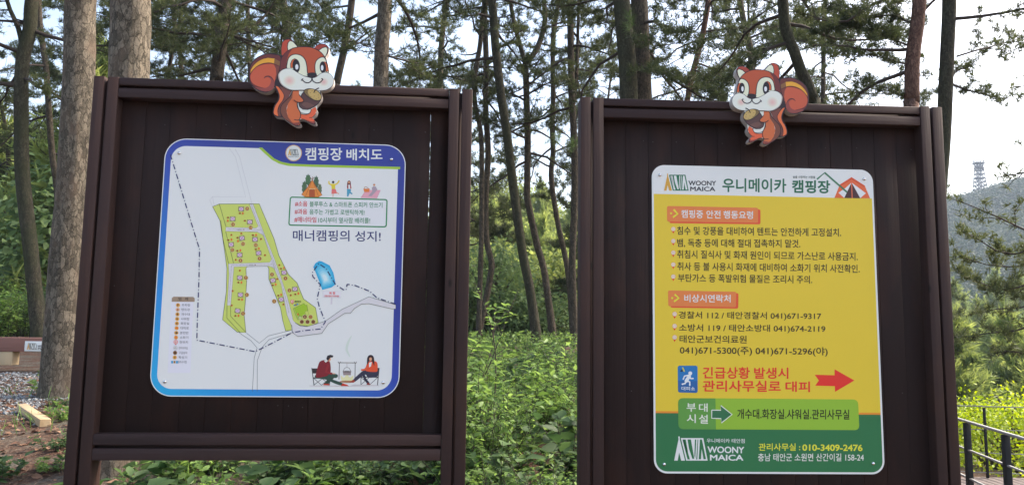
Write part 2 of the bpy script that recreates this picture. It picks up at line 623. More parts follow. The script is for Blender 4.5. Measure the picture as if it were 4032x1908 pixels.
def board(B, u0, u1, ztop, label, bottom_rail, gap_at=None, seed=1, zbr=None):
    rnd = random.Random(seed)
    um = 0.0
    gx, gy = B.base[0], B.base[1]
    zb = gz(gx, gy)
    root = thing('notice_board', (gx, gy, zb), label, 'notice board', rotz=B.a)
    L = lambda z: z - zb
    zg = -0.25
    W = 0.094
    for side, (a, b) in ((0, (u0, u0 + W)), (1, (u1 - W, u1))):
        s1 = MB()
        s1.box((a, 0, zg), (a + 0.0405, 0.088, L(ztop)), tint=rnd.uniform(.2, .8), bev=0.0026)
        s1.build('post', M_post, root, smooth=False)
        s2 = MB()
        s2.box((b - 0.0425, 0.0015, zg), (b, 0.088, L(ztop) - 0.001), tint=rnd.uniform(.2, .8), bev=0.0026)
        s2.build('post', M_post, root)
        s3 = MB()
        s3.box((a + 0.0395, 0.022, zg), (b - 0.0415, 0.07, L(ztop) - 0.012), tint=0.1)
        s3.build('post_groove', M_post, root)
    ia, ib = u0 + W, u1 - W
    rails = [(ztop - 0.033, ztop - 0.002), (ztop - 0.082, ztop - 0.0445)]
    grooves = [(ztop - 0.0445, ztop - 0.033)]
    if bottom_rail:
        rails += [(zbr - 0.041, zbr), (zbr - 0.096, zbr - 0.053)]
        grooves += [(zbr - 0.053, zbr - 0.041)]
    for (za, zc) in rails:
        r = MB()
        r.box((ia + 0.0004, 0.002, L(za)), (ib - 0.0012, 0.085, L(zc)), tint=rnd.uniform(.25, .75), bev=0.003)
        r.build('rail', M_rail, root)
    for (za, zc) in grooves:
        r = MB()
        r.box((ia + 0.0006, 0.026, L(za) - .002), (ib - 0.0006, 0.07, L(zc) + .002), tint=0.1)
        r.build('rail_groove', M_rail, root)
    # planks, recessed
    zlo = L(zbr - 0.02) if bottom_rail else 0.12
    zhi = L(ztop - 0.05)
    pl = MB()
    edges = [ia - 0.002]
    while edges[-1] < ib - 0.05:
        edges.append(edges[-1] + 0.0965 + rnd.uniform(-.004, .004))
    edges[-1] = ib + 0.002
    if gap_at is not None:
        k = int(np.argmin([abs(e - gap_at) for e in edges]))
        edges[k] = gap_at
    nails = MB()
    for k in range(len(edges) - 1):
        a, b = edges[k], edges[k + 1]
        g0 = g1 = 0.0003
        dy = rnd.uniform(0, 0.0025)
        ga = gap_at is not None and abs(a - gap_at) < 1e-6
        t = rnd.uniform(0.05, 0.95)
        if ga:
            # this plank has shrunk away from its neighbour: a slit of daylight in its upper half
            zs = np.linspace(zlo, zhi, 30)
            wv = np.interp(zs, [zlo, zlo + 0.55, zlo + .8, zlo + .95, zlo + 1.1, zhi], [0.0003, 0.0006, 0.0011, 0.0040, 0.0026, 0.0005])
            wv = wv * np.array([max(.05, 1 + 1.1 * mnoise.noise((q * 21, 3, 1))) for q in zs])
            for q in range(len(zs) - 1):
                v = [(a + wv[q], .052, zs[q]), (b - g1, .052, zs[q]), (b - g1, .066, zs[q]), (a + wv[q], .066, zs[q]),
                     (a + wv[q + 1], .052, zs[q + 1]), (b - g1, .052, zs[q + 1]), (b - g1, .066, zs[q + 1]), (a + wv[q + 1], .066, zs[q + 1])]
                pl.add(v, [(0, 1, 5, 4), (1, 2, 6, 5), (2, 3, 7, 6), (3, 0, 4, 7)], 0, t)
        else:
            pl.box((a + g0, 0.05 + dy, zlo), (b - g1, 0.066 + dy, zhi), tint=t, bev=0.0017)
            if not (gap_at is not None and abs(b - gap_at) < 1e-6) and k < len(edges) - 2:
                pl.box((b - 0.006, 0.0575, zlo), (b + 0.006, 0.0625, zhi), tint=0.0)
        for zn in (zlo + 0.12, (zlo + zhi) / 2 - .1, zhi - 0.12):
            for un in (a + 0.02, b - 0.02):
                if rnd.random() < .3:
                    z_ = zn + rnd.uniform(-.006, .006)
                    an = np.linspace(0, 2 * np.pi, 7)[:-1]
                    v = [(un + .0022 * math.cos(q), 0.0492 + dy - .0003, z_ + .0022 * math.sin(q)) for q in an]
                    nails.add(v, [tuple(range(6))], 0)
    pl.build('plank_panel', M_plank, root)
    nails.build('nail_heads', M_nail, root)
    return root, zb


uL0, zt = BL.uw(370, 298)
uL1, _ = BL.uw(1861, 357)
board_left, zbL = board(BL, uL0, uL1, zt, 'dark brown timber notice board carrying the white campsite map, open below its double bottom rail',
                        True, gap_at=BL.uw(1692, 600, .05)[0], seed=3, zbr=BL.uw(1050, 1709)[1])
uR0, zt2 = BR.uw(2287, 381)
uR1, _ = BR.uw(3710, 420)
board_right, zbR = board(BR, uR0, uR1, zt2, 'dark brown timber notice board carrying the yellow and green safety sign', False, seed=8)


# ------------------------------------------------------------------ flat printed artwork on the boards
def crop(scale, ox, oy):
    return lambda x, y: (ox + x / scale, oy + y / scale)


_text_cache = {}
TEXTS = ['#과음', '#매너타임', '#소음', '010-3409-2476', '041)671-5300(주) 041)671-5296(야)', '1', '10', '10시부터 옆사람 배려를!', '11', '12', '13', '14', '15', '2', '3', '4', '5', '6', '7', '8', '9',
 'MAICA', 'P', 'WOONY', 'WOONY MAICA', '개수대', '개수대.화장실.샤워실.관리사무실', '경찰서 112 / 태안경찰서 041)671-9317', '관리사무실', '관리사무실 :', '관리사무실로', '구급상자', '긴급상황', '대', '대피', '대피로', '대피소', '례',
 '매너캠핑의', '발생시', '배치도', '뱀, 독충 등에 대해 절대 접촉하지 말것.', '범', '부', '부탄가스 등 폭발위험 물질은 조리시 주의.', '분리수거장', '분전반', '블루투스 & 스마트폰 스피커 안쓰기', '비상시연락처', '샤워장', '설', '성지!',
 '소방서 119 / 태안소방대 041)674-2119', '소화기', '숲을 사랑하는 사람들', '시', '안전', '연못에 들어가지마세요', '우니메이카', '우니메이카 태안점', '위 험', '음주는 가볍고 로맨틱하게!', '주차장', '충남 태안군 소원면 산간이길 158-24',
 '취사 등 불 사용시 화재에 대비하여 소화기 위치 사전확인.', '취침시 질식사 및 화재 원인이 되므로 가스난로 사용금지.', '침수 및 강풍을 대비하여 텐트는 안전하게 고정설치.', '캠핑장', '캠핑중', '태안군보건의료원', '텐트장', '행동요령', '현위치', '화장실', '확성기']


def text_mesh(s, bold):
    """flat glyph outlines of one line, scaled to a unit box and thickened by striking them several times; all lines are set together"""
    if s not in _text_cache:
        lines = [s] + [t for t in TEXTS if t != s]
        cu = bpy.data.curves.new('t', 'FONT')
        cu.body = '\n'.join(lines)
        cu.resolution_u = 4
        cu.space_line = 3.0
        ob = bpy.data.objects.new('t', cu)
        COL.objects.link(ob)
        dg = bpy.context.evaluated_depsgraph_get()
        dg.update()
        me = bpy.data.meshes.new_from_object(ob.evaluated_get(dg))
        me.calc_loop_triangles()
        v = np.zeros(len(me.vertices) * 3)
        me.vertices.foreach_get('co', v)
        v = v.reshape(-1, 3)[:, :2]
        t = np.zeros(len(me.loop_triangles) * 3, np.int32)
        me.loop_triangles.foreach_get('vertices', t)
        t = t.reshape(-1, 3)
        row = np.round((0.35 - v[:, 1]) / 3.0).astype(int)
        for i, ln in enumerate(lines):
            idx = np.where(row == i)[0]
            re = np.full(len(v), -1)
            re[idx] = np.arange(len(idx))
            _text_cache[ln] = (v[idx], re[t[row[t[:, 0]] == i]])
        bpy.data.objects.remove(ob)
        bpy.data.curves.remove(cu)
        bpy.data.meshes.remove(me)
    v, t = _text_cache[s]
    b = bold * .75
    ds = [(0.0, 0.0)] + ([(b * math.cos(a), b * math.sin(a)) for a in np.arange(6) * math.pi / 3 + .5] if b > .004 else [])
    V = np.vstack([v + np.array(q) for q in ds])
    T = np.vstack([t + q * len(v) for q in range(len(ds))])
    V = (V - V.min(0)) / (V.max(0) - V.min(0))
    return V, T, np.repeat(np.arange(len(ds)), len(v))


class Art:
    """thin vinyl layers on one flat face; shapes come as photograph pixels and are laid on that face"""
    STEP = 0.00022

    def __init__(s, B, off, ref, tf=None):
        s.B, s.off, s.ref, s.tf = B, off, np.asarray(ref, float), tf
        s.T = lambda x, y: (x, y)
        s.new()

    def new(s):
        s.mb, s.cols = MB(), []

    def ci(s, c):
        if c not in s.cols:
            s.cols.append(c)
        return s.cols.index(c)

    def loc(s, pts):
        out = []
        for p in pts:
            q = s.B.uw(*s.T(*p), s.off) - s.ref
            out.append(q)
        return np.array(out)

    def faces(s, P, tris, c, layer):
        V = np.stack([P[:, 0], np.full(len(P), -layer * s.STEP), P[:, 1]], -1)
        s.mb.add(V, tris, s.ci(c))

    def poly(s, pts, c, layer, smooth=False, outline=None, ow=4, n=6, world=False):
        if smooth:
            pts = spline(pts, n=n, closed=True)
        P = np.asarray(pts) if world else s.loc(pts)
        tr = tessellate_polygon([[Vector((p[0], p[1], 0)) for p in P]])
        if tr:
            T = np.array(tr)
            a, b, d = P[T[:, 0]], P[T[:, 1]], P[T[:, 2]]
            ar = (b[:, 0] - a[:, 0]) * (d[:, 1] - a[:, 1]) - (b[:, 1] - a[:, 1]) * (d[:, 0] - a[:, 0])
            T[ar < 0] = T[ar < 0][:, ::-1]
            s.faces(P, T, c, layer)
        if outline:
            s.stroke(list(pts) + [pts[0]], ow, outline, layer + .5)

    def stroke(s, pts, w, c, layer, smooth=False, taper=False, n=6, cap=False):
        if smooth:
            pts = spline(pts, n=n)
        P = np.asarray(pts, float)
        T = np.gradient(P, axis=0) if len(P) > 2 else np.repeat((P[1] - P[0])[None], 2, 0)
        T /= np.linalg.norm(T, axis=1)[:, None] + 1e-9
        Nn = np.stack([-T[:, 1], T[:, 0]], -1)
        ww = np.full(len(P), w / 2.0)
        if taper:
            ww = ww * (0.25 + 0.75 * np.sin(np.linspace(0.05, 1, len(P)) * np.pi))
        A = s.loc(P + Nn * ww[:, None])
        Bq = s.loc(P - Nn * ww[:, None])
        k = len(P)
        V = np.vstack([A, Bq])
        F = [(i, i + 1, k + i + 1, k + i) for i in range(k - 1)]
        s.faces(V, np.array(F), c, layer)
        if cap:
            for e in (P[0], P[-1]):
                s.disc(e, w / 2, c, layer + .05, k=10)

    def dashes(s, pts, w, c, layer, pattern):
        P = np.asarray(pts, float)
        L = np.r_[0, np.cumsum(np.linalg.norm(np.diff(P, axis=0), axis=1))]
        pos, i = 0.0, 0
        while pos < L[-1]:
            d = pattern[i % len(pattern)]
            if i % 2 == 0:
                e = min(pos + d, L[-1])
                ts = [pos] + [q for q in L if pos < q < e] + [e]
                if e - pos > .5:
                    q = [(np.interp(t, L, P[:, 0]), np.interp(t, L, P[:, 1])) for t in ts]
                    for a, b in zip(q[:-1], q[1:]):
                        if abs(a[0] - b[0]) + abs(a[1] - b[1]) > .3:
                            s.stroke([a, b], w, c, layer)
            pos += d
            i += 1

    def disc(s, c0, r, c, layer, ry=None, rot=0.0, k=22, ring=None):
        ry = ry or r
        an = np.linspace(0, 2 * np.pi, k, endpoint=False)
        x, y = r * np.cos(an), ry * np.sin(an)
        pts = np.stack([c0[0] + x * math.cos(rot) - y * math.sin(rot), c0[1] + x * math.sin(rot) + y * math.cos(rot)], -1)
        s.poly([tuple(p) for p in pts], c, layer)

    def text(s, body, p0, p1, h, c, layer, bold=0.0):
        """ink box of the text: bottom left p0, bottom right p1, height h"""
        v, t, k = text_mesh(body, bold)
        p0, p1 = np.array(p0, float), np.array(p1, float)
        P = s.loc(p0 + v[:, :1] * (p1 - p0) + v[:, 1:] * np.array([0.0, -h]))
        V = np.stack([P[:, 0], -(layer + .13 * k) * s.STEP, P[:, 1]], -1)
        # strokes of one glyph may overlap: give every facet its own hair's breadth of depth
        V = V[t.ravel()]
        V[:, 1] -= np.repeat((np.arange(len(t)) * 0.618 % 1) * .12 * s.STEP, 3)
        s.mb.add(V, np.arange(len(V)).reshape(-1, 3), s.ci(c))

    def build(s, name, parent, gloss=0.38):
        o = s.mb.build(name, [print_mat(c, gloss) if isinstance(c, tuple) else c for c in s.cols], parent)
        s.new()
        return o


def rrect(u0, u1, w0, w1, r, k=8):
    out = []
    rr = r if isinstance(r, (list, tuple)) else (r, r, r, r)
    for (cx_, cy_, a0, q) in ((u1, w1, 0, rr[0]), (u0, w1, 90, rr[1]), (u0, w0, 180, rr[2]), (u1, w0, 270, rr[3])):
        sx, sy = (1 if cx_ == u1 else -1), (1 if cy_ == w1 else -1)
        for i in range(k + 1):
            an = R_(a0 + 90 * i / k)
            out.append((cx_ - sx * q + q * math.cos(an), cy_ - sy * q + q * math.sin(an)))
    return np.array(out)


def slab(P, y0, y1, mat, name, parent, side_mat=None):
    """solid plate of outline P between depths y0 (front) and y1"""
    m = MB()
    n = len(P)
    F = np.stack([P[:, 0], np.full(n, y0), P[:, 1]], -1)
    Bk = np.stack([P[:, 0], np.full(n, y1), P[:, 1]], -1)
    tr = np.array(tessellate_polygon([[Vector((p[0], p[1], 0)) for p in P]]))
    m.add(F, tr, 0)
    m.add(Bk, tr[:, ::-1], 0)
    m.add(np.vstack([F, Bk]), [(i, n + i, n + (i + 1) % n, (i + 1) % n) for i in range(n)], 1 if side_mat else 0)
    return m.build(name, [mat, side_mat] if side_mat else mat, parent)


M_screw = plain('polished_screw_cap', (0.75, 0.75, 0.74), 0.16, 1.0)
M_white = print_mat((197, 210, 224))


def screw(u, w, parent, r=0.0072):
    m = MB()
    rings = [(r * 1.0, 0.0), (r * 1.0, -0.002), (r * .8, -0.0048), (r * .45, -0.0066), (0.0004, -0.0072)]
    an = np.linspace(0, 2 * np.pi, 14, endpoint=False)
    V = np.array([(u + q * math.cos(a), y, w + q * math.sin(a)) for q, y in rings for a in an])
    F = [(i * 14 + k, i * 14 + (k + 1) % 14, (i + 1) * 14 + (k + 1) % 14, (i + 1) * 14 + k) for i in range(len(rings) - 1) for k in range(14)]
    m.add(V, F)
    m.build('screw', M_screw, parent, smooth=True)


SIGN_OFF = 0.044       # the sign's face lies a little in front of the planks, behind the posts' front
OUT = (48, 45, 52)     # dark print outline
NAVY = (36, 42, 105)
GRN = (176, 198, 106)
ROADC = (188, 196, 214)
WHITE_C = (197, 210, 224)


# ------------------------------------------------------------------ campsite map sign
def map_sign():
    B, off = BL, SIGN_OFF
    q = lambda x, y: B.uw(x, y, off)
    u0 = (q(649, 606)[0] + q(590, 1492)[0]) / 2
    u1 = (q(1597, 642)[0] + q(1573, 1492)[0]) / 2
    w1 = (q(737, 545.5)[1] + q(1526, 570)[1]) / 2
    w0 = (q(658, 1561)[1] + q(1490, 1563)[1]) / 2
    ref = np.array([(u0 + u1) / 2, w0])
    loc = B.base + B.d * ref[0] + B.n * off
    root = thing('map_sign', (loc[0], loc[1], w0), 'white campsite layout map sign with a blue border, screwed to a brown board', 'sign', rotz=B.a)
    a0, a1, h = u0 - ref[0], u1 - ref[0], w1 - w0
    slab(rrect(a0, a1, 0, h, 0.082, 10), 0, 0.004, M_white, 'panel', root)
    # blue border, cyan at the lower left running to royal blue
    m, nt, b = principled('printed_border')
    sx = nt.nodes.new('ShaderNodeSeparateXYZ')
    nt.links.new(mapping(nt), sx.inputs[0])
    fx = N(nt, 'ShaderNodeMath', operation='MULTIPLY_ADD')
    nt.links.new(sx.outputs[0], fx.inputs[0])
    fx.inputs[1].default_value = 0.78
    fx.inputs[2].default_value = 0.38
    fz = N(nt, 'ShaderNodeMath', operation='MULTIPLY_ADD')
    nt.links.new(sx.outputs[2], fz.inputs[0])
    fz.inputs[1].default_value = 0.85
    nt.links.new(fx.outputs[0], fz.inputs[2])
    c = ramp(nt, fz.outputs[0], [(0.0, pc(28, 160, 222)), (0.35, pc(30, 128, 214)), (0.8, pc(38, 62, 168)), (1.0, pc(38, 52, 146))])
    nt.links.new(c, b.inputs['Base Color'])
    b.inputs['Roughness'].default_value = 0.38
    A = Art(B, off, ref)
    e = 0.0035
    A.poly(rrect(a0 + e, a1 - e, e, h - e, 0.079, 10), m, 1, world=True)
    bw = 0.030
    A.build('border', root)
    A.poly(rrect(a0 + bw * .85, a1 - bw, bw * .95, h - bw * 1.0, 0.056, 10), WHITE_C, 2, world=True)
    A.build('map_ground', root)
    cA, cB, cE = crop(2.2573, 560, 500), crop(2.0318, 560, 1000), crop(2.1778, 850, 780)
    # header
    A.T = cA
    A.poly([(1038, 182), (1040, 190), (1085, 232), (1150, 290), (1215, 325), (1300, 346), (1500, 354), (2292, 376), (2296, 320), (2280, 230), (2200, 200)], (140, 182, 62), 3)
    A.poly([(1064, 178), (1072, 188), (1115, 228), (1175, 280), (1240, 310), (1320, 326), (1500, 333), (2300, 354), (2306, 320), (2290, 240), (2230, 196)], m, 4)
    A.disc((1347, 232), 73, (186, 158, 120), 5, k=32)
    A.disc((1347, 232), 66, (203, 212, 226), 6, k=32)
    hd = A.build('header_band', root)
    A.text('캠핑장', (1450, 297), (1778, 299), 114, WHITE_C, 5, .028)
    A.text('배치도', (1815, 298), (2136, 297), 104, WHITE_C, 5, .028)
    logo(A, 1296, 196, 96, 58, (186, 158, 90), (60, 78, 80), (203, 212, 226), 7)
    A.text('WOONY MAICA', (1297, 268), (1394, 270), 9, (70, 70, 75), 7, .02)
    A.build('title_lettering', root)
    # illustrations of campers
    illus(A, cA, root)
    # notice box
    A.T = cA
    gq = (34, 124, 74)
    def rq(t, k=6):
        c4 = [np.array(p, float) for p in ((1312, 617), (2182, 640), (2174, 892), (1298, 876))]
        ctr = sum(c4) / 4
        out = []
        for i, p in enumerate(c4):
            p_, n_ = c4[i - 1], c4[(i + 1) % 4]
            d1, d2 = (p_ - p) / np.linalg.norm(p_ - p), (n_ - p) / np.linalg.norm(n_ - p)
            p2 = p + (d1 + d2) * t
            rr = 26 - t
            for j in range(k + 1):
                s_ = j / k
                out.append(tuple((1 - s_) ** 2 * (p2 + d1 * rr) + 2 * s_ * (1 - s_) * p2 + s_ ** 2 * (p2 + d2 * rr)))
        return out
    A.poly(rq(0), gq, 3)
    A.poly(rq(11), (196, 208, 226), 4)
    A.build('notice_box', root)
    RED, G2 = (178, 40, 52), (38, 122, 80)
    for a_, b_, p0, p1, p2, p3, hh in (('#소음', '블루투스 & 스마트폰 스피커 안쓰기', (1358, 704), (1468, 707), (1488, 708), (2135, 718), 48),
                                       ('#과음', '음주는 가볍고 로맨틱하게!', (1355, 773), (1466, 776), (1487, 777), (1976, 784), 48),
                                       ('#매너타임', '10시부터 옆사람 배려를!', (1352, 844), (1547, 849), (1565, 851), (2026, 856), 50)):
        A.text(a_, p0, p1, hh, RED, 5, .02)
        A.text(b_, p2, p3, hh, G2, 5, .012)
        A.build('notice_lettering', root)
    A.text('매너캠핑의', (1340, 1012), (1842, 1015), 98, NAVY, 3, .012)
    A.text('성지!', (1892, 1016), (2120, 1018), 94, NAVY, 3, .012)
    A.build('slogan_lettering', root)
    sitemap(A, cA, cB, cE, root)
    legend(A, cB, root)
    couple(A, cB, root)
    for px, py in ((560 + 330 / 2.2573, 500 + 232 / 2.2573), (560 + 2215 / 2.2573, 500 + 288 / 2.2573), (560 + 182 / 2.0318, 1000 + 1018 / 2.0318), (560 + 1928 / 2.0318, 1000 + 1025 / 2.0318)):
        p = q(px, py) - ref
        screw(p[0], p[1], root)
    return root


def logo(A, x, y, w, h, ca, cw, bgc, L, sk=0.0):
    """tent-like A beside a slanting W block, in a box (x, y, w, h) of the current pixel frame"""
    f = lambda a, b: (x + a * w, y + b * h + sk * a * w)
    A.poly([f(.125, -.03), f(.165, -.03), f(.17, .1), f(.325, 1), f(.21, 1), f(.15, .66), f(.105, 1), f(0, 1), f(.13, .1)], ca, L)
    A.poly([f(.2, .04), f(.87, .04), f(1, 1), f(.36, 1)], cw, L)
    A.poly([f(.25, .1), f(.345, .1), f(.415, .66), f(.35, .66)], bgc, L + 1)
    A.poly([f(.25, .1), f(.30, .1), f(.47, .95), f(.40, .95)], bgc, L + 1)
    A.poly([f(.40, .1), f(.50, .1), f(.60, .92), f(.545, .92), f(.445, .5)], bgc, L + 1)
    A.poly([f(.62, .1), f(.66, .1), f(.63, .9), f(.605, .8)], bgc, L + 1)
    A.poly([f(.70, .1), f(.72, .1), f(.69, .95), f(.66, .95)], bgc, L + 1)
    A.poly([f(.77, .1), f(.83, .1), f(.95, .94), f(.88, .94), f(.82, .5), f(.80, .94), f(.735, .94)], bgc, L + 1)


def illus(A, cA, root):
    A.T = cA
    for cx_, cy_, rx, ry, c in ((1475, 470, 22, 46, (72, 112, 84)), (1547, 492, 20, 52, (68, 100, 82)), (1442, 542, 20, 56, (74, 104, 80)), (1579, 552, 15, 44, (96, 116, 92))):
        pts = []
        for i in range(20):
            an = 2 * math.pi * i / 20
            k = 1 + (.16 if i % 2 else -.1)
            pts.append((cx_ + rx * k * math.cos(an), cy_ + ry * k * math.sin(an)))
        A.poly(pts, c, 3, outline=(58, 84, 66), ow=3)
        A.stroke([(cx_, cy_ - ry * .8), (cx_, cy_ + ry)], 3, (60, 80, 60), 4)
    A.poly([(1512, 468), (1545, 530), (1600, 604), (1566, 622), (1450, 621), (1416, 600), (1470, 535)], (206, 130, 62), 5, outline=(120, 62, 38), ow=4)
    A.poly([(1484, 621), (1486, 560), (1510, 545), (1534, 558), (1536, 621)], (152, 78, 46), 6)
    for a_, b_ in (((1512, 470), (1492, 445)), ((1512, 470), (1528, 446)), ((1512, 470), (1516, 440))):
        A.stroke([a_, b_], 4, (110, 70, 50), 6)
    for a_, b_ in (((1500, 500), (1452, 615)), ((1524, 500), (1568, 618)), ((1478, 545), (1512, 552)), ((1512, 552), (1548, 545))):
        A.stroke([a_, b_], 4, (160, 92, 50) if a_[1] < 520 else (225, 200, 160), 7)
    A.build('tent_picture', root)
    sk = (214, 150, 120)
    A.stroke([(1685, 516), (1660, 502), (1660, 480)], 13, (208, 188, 62), 3)
    A.stroke([(1712, 514), (1736, 500), (1752, 475)], 12, (208, 188, 62), 3)
    A.poly([(1680, 504), (1714, 504), (1716, 552), (1684, 554)], (212, 190, 60), 4)
    A.disc((1697, 490), 11, (46, 40, 48), 4)
    A.stroke([(1697, 590), (1695, 620)], 7, sk, 3)
    A.stroke([(1715, 588), (1735, 585), (1750, 595)], 7, sk, 3)
    A.poly([(1685, 550), (1718, 550), (1733, 590), (1682, 594)], (196, 108, 112), 4)
    A.build('dancing_figure_picture', root)
    A.poly([(1822, 500), (1826, 482), (1840, 474), (1852, 484), (1858, 540), (1848, 536), (1830, 536), (1820, 540)], (92, 38, 44), 3)
    A.disc((1839, 492), 9, sk, 4)
    A.poly([(1826, 512), (1852, 512), (1858, 552), (1822, 552)], (222, 220, 224), 4)
    A.poly([(1826, 512), (1833, 512), (1832, 550), (1822, 550)], (150, 46, 54), 5)
    A.poly([(1847, 512), (1854, 512), (1860, 545), (1850, 550)], (150, 46, 54), 5)
    A.poly([(1820, 550), (1856, 550), (1854, 578), (1870, 590), (1866, 600), (1844, 588), (1832, 618), (1820, 616)], (70, 146, 186), 4)
    A.stroke([(1824, 520), (1790, 505), (1776, 492)], 5, (206, 210, 220), 3)
    A.stroke([(1856, 525), (1876, 545), (1886, 560)], 5, (206, 210, 220), 3)
    A.build('walking_figure_picture', root)
    A.poly([(1944, 627), (1990, 560), (2118, 562), (2086, 632)], (202, 152, 178), 3, outline=(180, 128, 156), ow=3)
    A.poly([(1966, 548), (2022, 548), (2018, 578), (1974, 578)], (198, 118, 62), 4)
    A.stroke([(1972, 548), (1980, 530), (2000, 536), (2012, 548)], 4, (140, 90, 50), 5)
    A.poly([(2040, 540), (2056, 526), (2076, 530), (2090, 556), (2072, 580), (2040, 612), (2010, 614), (2028, 590), (2046, 572)], (150, 144, 166), 4)
    A.disc((2062, 514), 10, (176, 130, 96), 5)
    A.build('picnic_picture', root)


def sitemap(A, cA, cB, cE, root):
    A.T = cE
    O = (66, 76, 62)
    # faint planned plots
    A.T = cA
    fl = (164, 172, 188)
    A.stroke([(775, 190), (830, 268), (920, 622), (625, 618), (600, 650), (626, 704)], 2.2, fl, 3)
    A.stroke([(825, 195), (866, 265), (976, 684)], 2.2, fl, 3)
    A.stroke([(626, 618), (640, 698)], 2.2, fl, 3)
    A.T = cE
    outer = [(-27, 73), (30, 50), (372, 48), (500, 350), (540, 490), (622, 652), (696, 725), (752, 862), (855, 937), (878, 1065), (800, 1097), (720, 1087),
             (660, 1050), (648, 1130), (598, 1135), (575, 1050), (555, 940), (455, 692), (455, 600), (440, 581), (270, 585), (258, 600), (264, 720), (255, 862),
             (243, 1000), (258, 1150), (185, 1146), (58, 1040), (90, 800), (95, 600), (75, 450), (60, 350), (35, 190)]
    A.poly(outer, GRN, 4, outline=O, ow=4)
    A.build('camping_plots', root)
    road1 = [(290, 52), (362, 235), (412, 330), (478, 515), (500, 600), (560, 735), (612, 1000), (648, 1088), (652, 1150), (720, 1150), (720, 1090), (664, 1052), (640, 950),
             (612, 845), (562, 690), (502, 520), (452, 395), (400, 268), (320, 52)]
    road2 = [(88, 248), (345, 257), (366, 240), (415, 330), (400, 312), (355, 288), (85, 282)]
    road3 = [(108, 562), (462, 550), (482, 520), (515, 620), (490, 592), (455, 580), (155, 587), (127, 917), (99, 917), (115, 650)]
    for rd in (road1, road2, road3):
        A.poly(rd, ROADC, 5, outline=O, ow=3.4)
    for rd in (road1, road2, road3):      # the joints of the three roads carry no outline
        A.poly(rd, ROADC, 5.9)
    for seg in ([(30, 50), (88, 245)], [(85, 285), (152, 556)], [(127, 917), (128, 1010), (256, 1146)], [(97, 917), (95, 1025), (205, 1146)], [(42, 190), (62, 350), (110, 560)]):
        A.stroke(seg, 3.4, O, 6)
    A.T = cB
    east = [(1195, 560), (1205, 628), (1245, 657), (1437, 632), (1490, 555), (1620, 472), (1665, 472), (1700, 432), (1755, 398), (1815, 395), (2000, 437), (2028, 437), (2028, 405),
            (1815, 340), (1600, 440), (1465, 535), (1395, 556), (1320, 578), (1270, 576), (1220, 546)]
    A.poly(east, ROADC, 6, outline=O, ow=3.2)
    A.T = cE
    A.poly([(616, 985), (650, 1085), (700, 1120), (700, 1090), (664, 1048), (640, 985)], ROADC, 6.8)
    for ln in ([(306, 56), (342, 160), (395, 275), (452, 420), (512, 580), (570, 740), (612, 905), (628, 985)], [(102, 263), (390, 272)], [(480, 566), (135, 573), (113, 900)]):
        A.dashes(ln, 3.0, (80, 84, 92), 7.4, (6, 6))
    for x, y, t in ((205, 268, '대피로'), (305, 570, '대피로')):
        A.poly([(x - 22, y - 6), (x + 42, y - 6), (x + 42, y + 7), (x - 22, y + 7)], ROADC, 7.6)
        A.text(t, (x - 20, y + 6), (x + 18, y + 6), 11, (60, 62, 70), 7.9, .01)
        A.stroke([(x + 26, y), (x + 40, y)], 6, (110, 50, 40), 7.9)
    A.build('map_roads', root)
    A.T = cB
    for ln in ([(835, 630), (937, 711), (1010, 652), (1195, 606)], [(776, 625), (806, 648), (870, 690), (919, 748), (896, 830), (882, 1096)], [(1197, 628), (1015, 682), (960, 742), (921, 850), (920, 1097)]):
        A.stroke(ln, 3.2, (76, 82, 92), 3)
    A.build('access_paths', root)
    bd = (38, 42, 98)
    a2b = lambda x, y: ((560 + x / 2.2573 - 560) * 2.0318, (500 + y / 2.2573 - 1000) * 2.0318)
    pl = [a2b(252, 246), a2b(480, 990), a2b(511, 1085), a2b(508, 1190), (455, 200), (441, 560), (438, 686), (905, 778), (1060, 700), (1200, 626), (1300, 610), (1428, 597), (1466, 540), (1420, 430),
          (1400, 355), (1426, 243), (1366, 180), (1360, 150), (1412, 76), (1470, 112), (1546, 242), (1612, 285), (1632, 284), (1640, 240), (1705, 250), (1820, 296), (1880, 350), (2024, 397)]
    A.dashes(pl, 8.5, bd, 8, (42, 16, 7, 16))
    A.build('site_boundary', root)
    pond = [(1385, 72), (1415, 54), (1437, 57), (1500, 90), (1530, 150), (1549, 240), (1515, 265), (1440, 285), (1425, 240), (1386, 140), (1369, 105)]
    pond = np.array(pond, float)
    cc = np.array((1462, 195.0))
    c0, c1 = np.array((36, 156, 214.)), np.array((182, 216, 238.))
    for i, k in enumerate((1, .86, .72, .58, .45, .33, .22)):
        P = cc + (pond - cc) * k
        A.poly([tuple(p) for p in P], tuple(int(v) for v in c0 + (c1 - c0) * i / 6), 4 + i * .4, smooth=i > 0)
    A.build('pond', root)
    A.stroke([(1516, 345), (1514, 400)], 13, (186, 190, 210), 3)
    A.poly([(1447, 293), (1592, 298), (1588, 347), (1446, 343)], (206, 206, 226), 4, outline=(186, 188, 206), ow=2.5)
    A.text('위 험', (1496, 322), (1543, 322), 22, (196, 50, 60), 5, .03)
    A.text('연못에 들어가지마세요', (1458, 341), (1576, 343), 15, (190, 60, 70), 5, .03)
    A.build('danger_notice', root)
    # tents, numbers, symbols
    A.T = cE
    T = {15: (218, 93, 0), 13: (145, 177, 0), 14: (292, 204, 2), 11: (225, 342, -10), 10: (337, 353, 0), 12: (132, 397, -4), 8: (205, 486, 0), 9: (367, 470, -6), 7: (206, 681, 0),
         6: (212, 827, 0), 5: (187, 963, 8), 3: (490, 704, -10), 4: (585, 637, -4), 2: (679, 777, -6), 1: (561, 867, -6)}
